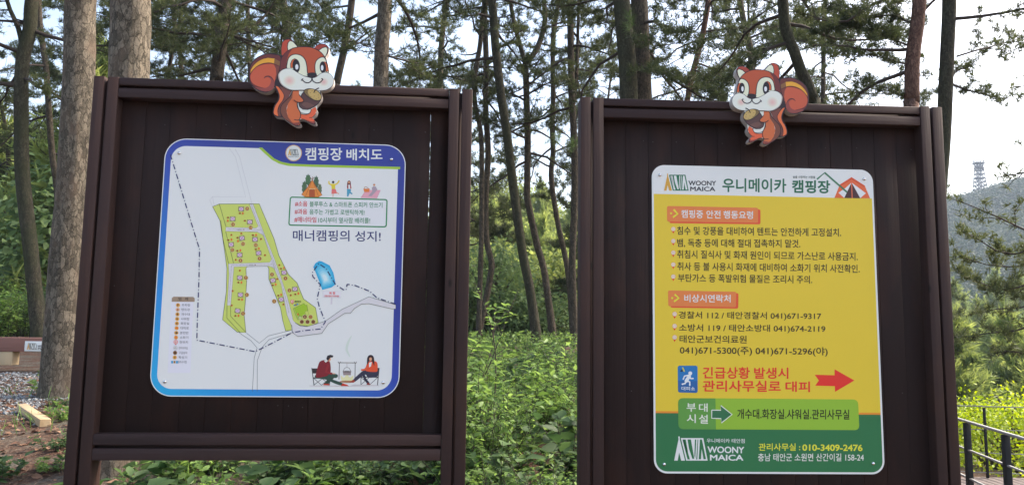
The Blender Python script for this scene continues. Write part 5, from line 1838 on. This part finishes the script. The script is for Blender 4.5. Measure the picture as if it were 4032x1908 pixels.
# ------------------------------------------------------------------ undergrowth
def shrub(name, label, cat, group, h, spread, nst, leaf, seed, mat, lean=.5, leafn=26, wr=.5, side=3, stem_r=.004):
    r = np.random.default_rng(seed)
    root = thing(name, (0, 0, 0), label, cat, group)
    ms, ml = MB(), MB()
    P, D, Nn, T = [], [], [], []
    for i in range(nst):
        az = r.uniform(0, 6.28)
        b = np.array([math.cos(az), math.sin(az), 0]) * spread * .25 * r.random()
        d = np.array([math.cos(az) * lean * r.uniform(.3, 1), math.sin(az) * lean * r.uniform(.3, 1), 1.0])
        H = h * r.uniform(.6, 1.05)
        path = limb_path(b, d, H, r, 7, sag=-.02, curl=-.06, wob=.1)
        ms.tube(path, np.linspace(stem_r, stem_r * .35, 8), 4, cap=False)
        paths = [(path, .25)]
        for q in range(side):
            j = int(r.integers(2, 7))
            dd = unit(path[j] - path[j - 1] + r.normal(size=3) * .8)
            sp = limb_path(path[j], dd, H * r.uniform(.2, .4), r, 4, wob=.15)
            ms.tube(sp, np.linspace(stem_r * .5, stem_r * .25, 5), 3, cap=False)
            paths.append((sp, .1))
        tb = r.uniform(.15, .85)
        for pth, s0 in paths:
            nl = max(4, int(leafn / (side + 1) * (1.5 if pth is path else 1)))
            for u in range(nl):
                g = s0 + (1 - s0) * (u + r.random()) / nl
                x = g * (len(pth) - 1)
                m_ = min(len(pth) - 2, int(x))
                c = pth[m_] + (pth[m_ + 1] - pth[m_]) * (x - m_)
                dm = unit(pth[m_ + 1] - pth[m_])
                a2 = r.uniform(0, 6.28)
                o = np.array([math.cos(a2), math.sin(a2), r.uniform(-.2, .5)])
                P.append(c)
                D.append(unit(o + dm * .4))
                Nn.append(unit(np.array([0, 0, 1.0]) + r.normal(size=3) * .35))
                T.append(tb + r.uniform(-.25, .25))
    n = len(P)
    ll = leaf * r.uniform(.55, 1.2, n)
    leaves(ml, np.array(P), np.array(D), np.array(Nn), ll, ll * wr, tint=np.clip(np.array(T), 0, 1))
    ms.build('stems', M_TWIG, root)
    ml.build('leaves', mat, root)
    return root


UG = 'undergrowth between the boards'
SHR = [shrub('shrub', 'light green leafy shrub in the thicket between the two boards', 'shrub', UG, .75, .8, 15, .056, 201, M_LEAF, .55, 56, .5),
       shrub('shrub', 'light green leafy shrub in the thicket between the two boards', 'shrub', UG, .65, .9, 16, .046, 202, M_LEAF, .7, 60, .55, 4),
       shrub('shrub', 'light green leafy shrub in the thicket between the two boards', 'shrub', UG, .9, .7, 12, .075, 203, M_LEAF, .5, 44, .42),
       shrub('shrub', 'light green leafy shrub in the thicket between the two boards', 'shrub', UG, .6, .8, 12, .07, 204, M_LEAF_D, .8, 40, .62)]
SHR += [shrub('shrub', 'light green leafy shrub in the thicket between the two boards', 'shrub', UG, .8, .7, 14, .038, 205, M_LEAF_D, .5, 70, .5, 5),
        shrub('shrub', 'light green leafy shrub in the thicket between the two boards', 'shrub', UG, .55, .8, 9, .11, 206, M_LEAF_D, .8, 18, .6, 2),
        shrub('shrub', 'light green leafy shrub in the thicket between the two boards', 'shrub', UG, 1.0, .5, 6, .06, 207, M_LEAF, .35, 22, .4, 3)]
LOW = [shrub('low_plant', 'low leafy plant under the map board', 'plant', 'low plants under the map board', .28, .4, 9, .085, 211, M_LEAF, .9, 18, .42, 2, .003),
       shrub('low_plant', 'low leafy plant under the map board', 'plant', 'low plants under the map board', .24, .5, 12, .055, 212, M_LEAF_D, 1.0, 26, .5, 3, .003),
       shrub('low_plant', 'low leafy plant under the map board', 'plant', 'low plants under the map board', .32, .35, 8, .12, 213, M_LEAF_D, .8, 14, .45, 2, .003)]
rb = random.Random(21)


def put(protos, used, x, y, s_, label=None, group=None, z=None):
    i = rb.randrange(len(protos))
    p = protos[i]
    o = p if p.name not in used else copy_tree(p)
    used.add(p.name)
    o.location = (x, y, (gz(x, y) if z is None else z) - .02)
    o.rotation_euler = (rb.uniform(-.1, .1), rb.uniform(-.1, .1), rb.uniform(0, 6.28))
    o.scale = (s_, s_, s_ * rb.uniform(.9, 1.15))
    if label:
        o['label'] = label
    if group:
        o['group'] = group
    return o


used = set()
for i in range(84):
    Y = 3.75 + 10.5 * ((i + rb.random()) / 84) ** 1.2
    px = rb.uniform(1790, 2350)
    p = at(px, 1500, Y)
    # taller towards the left post and farther back
    hs = np.interp(Y, [3.7, 5, 8, 11, 14], [.66, .8, .66, .40, .32])
    put(SHR if Y > 6.5 else SHR[1:6], used, p[0], Y, hs * rb.uniform(.5, 1.45))
lu = set()
for i in range(60):
    Y = rb.uniform(3.6, 6.4)
    px = rb.uniform(430, 1760)
    p = at(px, 1850, Y)
    put(LOW, lu, p[0], Y, rb.uniform(.7, 1.25))
LL, LG = 'small green plant on the litter by the left edge', 'small plants by the left edge'
for i, (px, py) in enumerate(((232, 1660), (20, 1895), (205, 1860), (222, 1760), (190, 1500), (180, 1475), (160, 1545), (250, 1560), (235, 1600))):
    p = on_ground(px, py)
    put(LOW, lu, p[0], p[1], rb.uniform(.4, .7), LL, LG)
# a tall bright sapling beside the map board's right post
sp = shrub('sapling', 'tall bright green sapling beside the map board\'s right post', 'sapling', None, 1.2, .5, 5, .08, 231, M_LEAF, .22, 40, .36, 4, .006)
p = at(1868, 1500, 5.4)
sp.location = (p[0], 5.4, gz(p[0], 5.4))
sp2 = shrub('sapling', 'leafy sapling with large drooping leaves against the yellow board\'s left post', 'sapling', None, .72, .5, 4, .17, 232, M_LEAF_D, .4, 16, .45, 2, .006)
p = at(2262, 1600, 4.6)
sp2.location = (p[0] + .02, 4.6, gz(p[0], 4.6))
LF = 'leafy bush in the woods behind the leaning mossy pine'
for i in range(34):
    Y = rb.uniform(14.5, 22)
    px = rb.uniform(-120, 330)
    p = at(px, 1300, Y)
    put(SHR[:2] + SHR[4:5], used, p[0], Y, rb.uniform(1.1, 1.9), LF, 'bushes in the woods at the left')


# ------------------------------------------------------------------ trees on the hillside
def crown_tree(name, label, group, seed, H, R, kind, mat, nleaf, leaf, trunk_mat=BARK_BROWN, cat='tree'):
    r = np.random.default_rng(seed)
    root = thing(name, (0, 0, 0), label, cat, group)
    line = spline([np.array([r.normal() * .08 * q, r.normal() * .08 * q, H * .92 * q / 4]) for q in range(5)], step=.4)
    mt = MB()
    mt.tube(line, np.linspace(H * .02 + .04, .02, len(line)), 7)
    P, D, Nn, T = [], [], [], []
    if kind == 'broad':
        ncl = 46
        C = []
        for i in range(ncl):
            v = unit(r.normal(size=3))
            rr = r.uniform(.45, 1.0)
            C.append(np.array([v[0] * R * rr, v[1] * R * rr, H * .60 + v[2] * H * .38 * rr]))
        for c in C:
            st = line[min(len(line) - 1, int(len(line) * np.clip((c[2] - H * .25) / H, .15, .8)))]
            mt.tube(limb_path(st, c - st, np.linalg.norm(c - st) * .9, r, 4, wob=.1), np.linspace(.04, .012, 5), 4, cap=False)
        tb = r.uniform(.2, .8, ncl)
        per = nleaf // ncl
        for c, t in zip(C, tb):
            q = r.normal(size=(per, 3)) * np.array([R * .2, R * .2, H * .055]) + c
            q[:, 2] -= 0.10 * np.linalg.norm((q - c)[:, :2], axis=1)
            P.append(q)
            D.append(unit((q - c) + r.normal(size=(per, 3)) * .4 * R * .2 + np.array([0, 0, -.1])))
            Nn.append(unit(np.array([0, 0, 1.0]) + r.normal(size=(per, 3)) * .45))
            T.append(np.clip(t + r.uniform(-.2, .2, per), 0, 1))
        ml = MB()
        P, D, Nn, T = np.vstack(P), np.vstack(D), np.vstack(Nn), np.concatenate(T)
        ll = leaf * r.uniform(.6, 1.2, len(P))
        leaves(ml, P, D, Nn, ll, ll * .55, tint=T)
        mt.build('trunk', trunk_mat, root, smooth=True)
        ml.build('crown', mat, root)
    else:
        mn = MB()
        nb = 46
        for i in range(nb):
            f = (i + r.random()) / nb
            z = H * (.12 + .86 * f)
            L = R * (1.05 - f) ** .8 * r.uniform(.75, 1.15)
            az = i * 2.4
            el = .1 + .7 * f
            pth = limb_path(line[min(len(line) - 1, int(len(line) * z / H))], [math.cos(az) * math.cos(el), math.sin(az) * math.cos(el), math.sin(el)], L, r, 5, curl=.15)
            mt.tube(pth, np.linspace(.03, .008, 6), 4, cap=False)
            m_ = max(4, int(nleaf / nb * (1.2 - f)))
            s = r.uniform(.25, 1, m_)
            q = np.array([pth[min(4, int(x * 5))] + (pth[min(5, int(x * 5) + 1)] - pth[min(4, int(x * 5))]) * ((x * 5) % 1) for x in s]) + r.normal(size=(m_, 3)) * L * .10
            tufts(mn, q, unit(pth[-1] - pth[0]) + np.array([0, 0, .7]) + r.normal(size=(m_, 3)) * .3, leaf, r, k=8, w=leaf * .085, tint=np.clip(r.uniform(.2, .8) + r.uniform(-.2, .2, m_), 0, 1))
        tufts(mn, np.array([[line[-1, 0], line[-1, 1], H * .97]] * 3), np.array([[0, 0, 1.0]] * 3), leaf * 1.5, r, k=10, w=leaf * .06, spread=(.1, .5))
        mt.build('trunk', trunk_mat, root, smooth=True)
        mn.build('crown', mat, root)
    return root


HL, HG = 'green tree on the wooded slope seen between the two boards', 'trees on the slope between the boards'
HT = [crown_tree('hillside_tree', HL, HG, 301, 6.5, 2.6, 'broad', M_HILL, 4200, .30), crown_tree('hillside_tree', HL, HG, 302, 5.5, 2.8, 'broad', M_HILL, 4200, .28),
      crown_tree('hillside_tree', HL, HG, 303, 7.0, 2.2, 'pine', M_HILL, 1500, .42), crown_tree('hillside_tree', HL, HG, 304, 6.0, 2.0, 'pine', M_HILL, 1300, .40)]
M_HILL_D = leaf_mat('dark_hill_foliage', (0.075, 0.135, 0.055), (0.225, 0.32, 0.13), 0.5, 0.6)  # deeper green than the other hill trees
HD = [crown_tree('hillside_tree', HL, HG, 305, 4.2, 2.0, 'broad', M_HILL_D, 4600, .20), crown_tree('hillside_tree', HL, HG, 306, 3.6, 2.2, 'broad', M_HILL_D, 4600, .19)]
hu = set()
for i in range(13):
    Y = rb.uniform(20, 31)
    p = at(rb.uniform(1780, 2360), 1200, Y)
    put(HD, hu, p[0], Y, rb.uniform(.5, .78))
for i in range(78):
    t = (i + rb.random()) / 78
    Y = 27 + 66 * t ** .9
    px = rb.uniform(1700, 2440)
    p = at(px, 1200, Y)
    put(HT, hu, p[0], Y, rb.uniform(.75, 1.2) * (.8 if Y < 36 else 1.0) * (1 + .25 * t))
LG1, LG2 = 'green tree deep in the woods at the far left', 'trees deep in the left woods'
for i in range(56):
    t = (i + rb.random()) / 56
    Y = 21 + 40 * t
    px = rb.uniform(-200, 420)
    p = at(px, 1200, Y)
    put(HT[2:] + HD + HT[2:], hu, p[0], Y, rb.uniform(.8, 1.4), LG1, LG2)
RG1, RG2 = 'hazy green tree in the valley beyond the deck railing', 'trees in the valley at the right'
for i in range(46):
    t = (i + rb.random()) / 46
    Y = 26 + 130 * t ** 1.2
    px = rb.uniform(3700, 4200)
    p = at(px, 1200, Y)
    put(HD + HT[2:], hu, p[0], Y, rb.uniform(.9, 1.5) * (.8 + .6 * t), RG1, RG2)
yt = crown_tree('bright_tree', 'bright yellow-green young tree just behind the deck railing', None, 311, 3.3, 1.75, 'broad', M_LEAF_Y, 13000, .085)
p = at(3935, 1760, 15.2)
yt.location = (p[0], p[1], p[2] - 2.1)

# the far mountainside's forest: nobody could count it
def far_forest():
    r = np.random.default_rng(77)
    m = MB()
    n = 6500
    az = r.uniform(.46, .80, n)
    y = np.concatenate([r.uniform(150, 420, n // 3), 420 + 150 * r.random(n - n // 3)])
    x = az * y
    z = ground_z(x, y)
    per = 18
    C = np.stack([x, y, z + 2.5], -1)
    q = C[:, None] + r.normal(size=(n, per, 3)) * np.array([1.7, 1.7, 1.6])
    q = q.reshape(-1, 3)
    leaves(m, q, r.normal(size=q.shape) + [0, 0, .2], r.normal(size=q.shape) * .5 + [0, -.3, 1.0], r.uniform(.8, 1.7, len(q)), r.uniform(.7, 1.2, len(q)), tint=np.repeat(r.uniform(.1, .9, n), per))
    o = m.build('far_forest', leaf_mat('far_hill_foliage', (0.022, 0.046, 0.028), (0.060, 0.095, 0.055), 0.2, 0.7))
    tag(o, 'hazy wooded mountainside far off at the right', 'forest', kind='stuff')


far_forest()

# ------------------------------------------------------------------ radio tower on the ridge
def tower():
    Y = 500.0
    b, t = at(3861, 776, Y), at(3857, 634, Y)
    H = t[2] - b[2]
    root = thing('radio_tower', (b[0], b[1], b[2]), 'pale lattice radio tower with antenna platform on the distant ridge', 'tower')
    m = MB()
    w0, w1 = 3.4, 1.5
    def c(k, f):
        w = w0 + (w1 - w0) * min(1, f * 1.25)
        return np.array([(-1, 1, 1, -1)[k] * w, (-1, -1, 1, 1)[k] * w, H * f])
    nst = 9
    for k in range(4):
        m.tube([c(k, 0), c(k, .95)], .34, 5)
        for s_ in range(nst):
            f0, f1 = s_ / nst * .95, (s_ + 1) / nst * .95
            m.tube([c(k, f0), c((k + 1) % 4, f1)], .24, 4)
            m.tube([c((k + 1) % 4, f0), c(k, f1)], .24, 4)
            m.tube([c(k, f1), c((k + 1) % 4, f1)], .24, 4)
    mat = plain('galvanised_steel', (0.07, 0.075, 0.085), .6, .2)
    m.build('lattice', mat, root)
    for f, w in ((.93, 3.1), (.80, 2.5), (.5, 2.3)):
        p_ = MB()
        p_.box((-w, -w, H * f), (w, w, H * f + .5))
        for k in range(10):
            a = 6.283 * k / 10
            x, y = math.cos(a) * w, math.sin(a) * w
            if f > .6:
                p_.tube([(x, y, H * f - 1.2), (x, y, H * f + 2.6)], .2, 5)
        p_.build('platform', mat, root)
    a_ = MB()
    for x, y, h_ in ((0, 0, 5), (1.6, 1, 3), (-1.8, .5, 3.5)):
        a_.tube([(x, y, H * .93), (x, y, H * .95 + h_)], .16, 5)
    a_.build('antenna', mat, root)


tower()


# ------------------------------------------------------------------ left: gravel, timber kerb, off-cut
def left_things():
    r = np.random.default_rng(41)
    # gravel
    m = MB()
    n = 26000
    x = r.uniform(-8.5, -3.7, n)
    y = r.uniform(5.4, 9.1, n)
    inner = (y > 6.9 + .35 * np.sin(x * 2)) & (x < -4.05 - (9 - y) * .06)
    keep = inner | (r.random(n) < .06)
    x, y = x[keep], y[keep]
    n = len(x)
    z = np.array([gz(a, b) for a, b in zip(x, y)])
    s_ = r.uniform(.006, .018, n) * np.where(r.random(n) < .06, 1.6, 1)
    o8 = np.array([(1, 0, 0), (-1, 0, 0), (0, 1, 0), (0, -1, 0), (0, 0, .7), (0, 0, -.7)], float)
    f8 = np.array([(0, 2, 4), (2, 1, 4), (1, 3, 4), (3, 0, 4), (2, 0, 5), (1, 2, 5), (3, 1, 5), (0, 3, 5)])
    an = r.uniform(0, 6.28, n)
    V = o8[None] * s_[:, None, None] * r.uniform(.6, 1.3, (n, 6, 1))
    ca, sa = np.cos(an)[:, None], np.sin(an)[:, None]
    V = np.stack([V[..., 0] * ca - V[..., 1] * sa, V[..., 0] * sa + V[..., 1] * ca, V[..., 2] + V[..., 0] * .3], -1) + np.stack([x, y, z + s_ * .25], -1)[:, None]
    m.add(V.reshape(-1, 3), (np.arange(n)[:, None, None] * 6 + f8[None]).reshape(-1, 3), 0, np.repeat(r.random(n), 6))
    g, nt, b = principled('gravel_stone')
    a = nt.nodes.new('ShaderNodeAttribute')
    a.attribute_name = 'tint'
    nt.links.new(ramp(nt, a.outputs['Fac'], [(0, (.10, .105, .11)), (.6, (.20, .21, .215)), (1, (.38, .385, .38))]), b.inputs['Base Color'])
    b.inputs['Roughness'].default_value = .85
    tag(m.build('gravel', g), 'blue-grey crushed gravel in front of the brown timber kerb', 'gravel', kind='stuff')
    # litter: dead leaves and needles
    m = MB()
    n = 8000
    x, y = r.uniform(-7, 2.2, n), r.uniform(3.4, 9, n)
    x = np.where(r.random(n) < .5, r.uniform(-5.5, -2.4, n), x)
    z = np.array([gz(a_, b_) for a_, b_ in zip(x, y)]) + .012
    d = np.stack([r.normal(size=n), r.normal(size=n), r.normal(size=n) * .12], -1)
    ll = r.uniform(.03, .085, n)
    wd = ll * np.where(r.random(n) < .5, .5, .09)
    leaves(m, np.stack([x, y, z], -1), d, np.array([0, 0, 1.0]) + r.normal(size=(n, 3)) * .3, ll, wd, r=r)
    tag(m.build('leaf_litter', M_DRY), 'brown dead leaves and pine needles strewn over the ground', 'leaf litter', kind='stuff')
    # ground cover
    m = MB()
    n = 9000
    y = 3.5 + 12 * r.random(n) ** 1.3
    lo = np.array([at(1700, 1500, q)[0] for q in y])
    hi = np.array([at(2420, 1500, q)[0] for q in y])
    x = lo + (hi - lo) * r.random(n)
    k = n // 4
    x[:k], y[:k] = r.uniform(-2.3, -.2, k), r.uniform(3.5, 6.5, k)
    z = np.array([gz(a_, b_) for a_, b_ in zip(x, y)]) + r.uniform(.01, .16, n) + np.where(np.arange(n) >= k, .12, 0)
    d = np.stack([r.normal(size=n), r.normal(size=n), r.uniform(-.2, .9, n)], -1)
    ll = r.uniform(.03, .08, n)
    leaves(m, np.stack([x, y, z], -1), d, np.array([0, 0, 1.0]) + r.normal(size=(n, 3)) * .5, ll, ll * .5, r=r)
    tag(m.build('ground_cover', M_LEAF), 'low green weeds covering the ground behind the boards', 'weeds', kind='stuff')
    # grass blades
    m = MB()
    n = 1700
    x, y = r.uniform(-5.2, 1.2, n), r.uniform(3.9, 8, n)
    z = np.array([gz(a_, b_) for a_, b_ in zip(x, y)])
    keep = np.array([mnoise.noise((a_ * 1.4, b_ * 1.4, 9)) > .05 for a_, b_ in zip(x, y)])
    P = np.stack([x, y, z], -1)[keep]
    d = np.stack([r.normal(size=len(P)) * .5, r.normal(size=len(P)) * .5, np.ones(len(P))], -1)
    leaves(m, P, d, r.normal(size=P.shape), r.uniform(.08, .22, len(P)), .008, r=r)
    tag(m.build('grass', M_LEAF), 'sparse green grass blades on the ground', 'grass', kind='stuff')
    # timber kerb with a name plate
    Y = 9.2
    tl, bl_ = at(100, 1328, Y), at(100, 1384, Y)
    x0, x1 = at(-260, 1330, Y)[0], at(420, 1330, Y)[0]
    zt_, zb_ = tl[2], bl_[2]
    root = thing('timber_kerb', ((x0 + x1) / 2, Y, zb_), 'long reddish brown timber beam bordering the gravel behind the scaly pine', 'kerb beam')
    mk = MB()
    mk.box((-(x1 - x0) / 2, 0, 0), ((x1 - x0) / 2, .17, zt_ - zb_), bev=.008)
    mk.build('beam', wood_mat('red_brown_stain', (.10, .045, .035), (.24, .115, .09), 0, .6), root)
    for px in (-120, 16, 380):
        q = MB()
        xx = at(px, 1400, Y)[0] - (x0 + x1) / 2
        q.box((xx - .09, .01, -.16), (xx + .09, .15, 0), bev=.006)
        q.build('support_block', wood_mat('pale_block_wood', (.30, .21, .12), (.52, .39, .24), 2), root)
    B = Board(0, 0)
    B.base = np.array([0, Y, 0])
    B.d, B.n = np.array([1.0, 0, 0]), np.array([0, 1.0, 0])

    class Flat(Board):
        def __init__(s):
            pass

        def uw(s, px, py, off=0.0):
            q_ = at(px, py, Y - .008)
            return np.array([q_[0], q_[2]])
    A = Art(Flat(), 0, ((x0 + x1) / 2, zb_))
    A.STEP = .0008
    c8 = crop(1.2729, 0, 950)
    A.T = c8
    pl = MB()
    u0, w0 = A.loc([(121, 549)])[0]
    u1, w1 = A.loc([(300, 501)])[0]
    pl.box((u0, -.008, w0), (u1, 0.0, w1), bev=.002)
    pl.build('name_plate', M_white, root)
    logo(A, 134, 508, 54, 33, (176, 150, 110), (88, 96, 96), WHITE_C, 12)
    A.text('WOONY', (189, 530), (246, 529), 12, (70, 70, 74), 12, .034)
    A.text('MAICA', (192, 542), (243, 541), 11, (70, 70, 74), 12, .034)
    A.poly([(254, 502), (300, 502), (300, 546), (256, 546)], (70, 130, 110), 12)
    A.build('plate_lettering', root)
    # pale off-cut lying on the litter
    a_, b_ = on_ground(84, 1618), on_ground(176, 1684)
    up_ = np.array([0, 0, .034])
    va, vb = a_ + up_, b_ + up_
    L = float(np.linalg.norm(vb - va))
    dv = unit(vb - va)
    root = bpy.data.objects.new('timber_offcut', None)
    q = MB()
    q.box((-L / 2, -.038, -.03), (L / 2, .038, .03), bev=.004)
    ob = q.build('timber_offcut', wood_mat('raw_pine_wood', (.24, .165, .09), (.48, .36, .22), 0, .75, 1.2, (.36, .24, .13)))
    bpy.data.objects.remove(root)
    ob.location = tuple((va + vb) / 2)
    ob.rotation_euler = Vector(dv).to_track_quat('X', 'Z').to_euler()
    ob.name = 'timber_offcut'
    tag(ob, 'short pale yellow off-cut of sawn timber lying on the leaf litter', 'timber')


left_things()


# ------------------------------------------------------------------ right: deck and railings
def right_things():
    zt_rel = -1.1
    zd = CAMZ + zt_rel - 1.1
    pr = at(3873, 1581, 12.4)
    p1, p2 = at(3805, 1637, 10.2), at(3957, 1681, 9.03)
    M_dark = plain('dark_painted_steel', (.007, .0075, .008), .85, .0)
    M_top = plain('lit_tone_steel_rail', (.26, .26, .25), .5, .2)  # dark steel paled: light falling on the rail tops is put into colour
    deck = MB()
    x0, x1, y0, y1 = 4.9, 16.0, 5.0, 12.45
    n = int((x1 - x0) / .14)
    r = random.Random(4)
    for i in range(n):
        deck.box((x0 + i * .14, y0, zd - .03), (x0 + i * .14 + .134, y1, zd + r.uniform(-.001, .001)), tint=r.random())
    root = thing('wooden_deck', (8, 9, zd - .03), 'grey-brown plank deck below the dark railings at the lower right', 'deck')
    deck.build('deck_boards', wood_mat('weathered_deck', (.07, .055, .052), (.16, .13, .125), 1, .8), root, origin=(8, 9, zd - .03))
    for xx in (5.2, 8, 11, 15):
        for yy in (6, 9, 12.2):
            q = MB()
            q.box((xx - .06, yy - .06, gz(xx, yy) - .2), (xx + .06, yy + .06, zd - .031))
            q.build('deck_post', M_dark, root, origin=(8, 9, zd - .03))

    def railing(name, a, b, ext0, ext1, label, pw, posts, th=1.0):
        a, b = np.array(a), np.array(b)
        d = unit((b - a) * np.array([1, 1, 0]))
        A0, B0 = a - d * ext0, b + d * ext1
        base = (A0 + B0) / 2
        rt = thing(name, (base[0], base[1], zd), label, 'railing')
        base = np.array([base[0], base[1], zd])
        nrm = np.array([-d[1], d[0], 0])

        def bar(P, Q, wx, wz, mat, nm):
            m = MB()
            u = unit(Q - P)
            sd = nrm * wx / 2
            up = np.array([0, 0, wz / 2])
            V = [P - sd - up, P + sd - up, P + sd + up, P - sd + up, Q - sd - up, Q + sd - up, Q + sd + up, Q - sd + up]
            m.add(V, [(0, 1, 2, 3), (7, 6, 5, 4), (0, 4, 5, 1), (1, 5, 6, 2), (2, 6, 7, 3), (3, 7, 4, 0)])
            m.build(nm, mat, rt, origin=base)
        for zz in (1.1, .74, .38, .08):
            hh = np.array([0, 0, zd + zz])
            bar(A0 * [1, 1, 0] + hh, B0 * [1, 1, 0] + hh, (.05 if zz > 1 else .032) * th, (.026 if zz > 1 else .018) * th, M_top, 'rail')
        for t in posts:
            p = A0 + (B0 - A0) * 0 + d * t
            m = MB()
            h = pw / 2
            m.box((p[0] - h, p[1] - h, zd), (p[0] + h, p[1] + h, zd + 1.08), bev=.004)
            m.build('post', M_dark, rt, origin=base)

    L12 = float(np.linalg.norm((p2 - p1)[:2]))
    railing('deck_railing', p1, p2, L12 * 2, L12 * 2, 'near dark steel railing running toward the viewer across the deck', .068, [L12 * k for k in range(0, 6)])
    e = at(4032, 1588, 12.3)
    railing('deck_railing', pr, (e[0], e[1], 0), 2.2, 5.0, 'far dark steel railing along the back edge of the deck', .034, [.2, 2.2, 4.2, 6.2], .6)


right_things()


# ------------------------------------------------------------------ the evening's thin haze
def haze():
    m = bpy.data.materials.new('haze')
    m.use_nodes = True
    nt = m.node_tree
    nt.nodes.clear()
    v = nt.nodes.new('ShaderNodeVolumePrincipled')
    v.inputs['Color'].default_value = (0.70, 0.82, 0.98, 1)
    v.inputs['Density'].default_value = HAZE
    v.inputs['Anisotropy'].default_value = 0.0
    o = nt.nodes.new('ShaderNodeOutputMaterial')
    nt.links.new(v.outputs[0], o.inputs['Volume'])
    b = MB()
    b.box((-960, -70, -20), (960, 1060, 190))
    tag(b.build('haze', m), 'thin pale haze greying the far hills', 'haze', kind='stuff')


HAZE = 0.00045
haze()
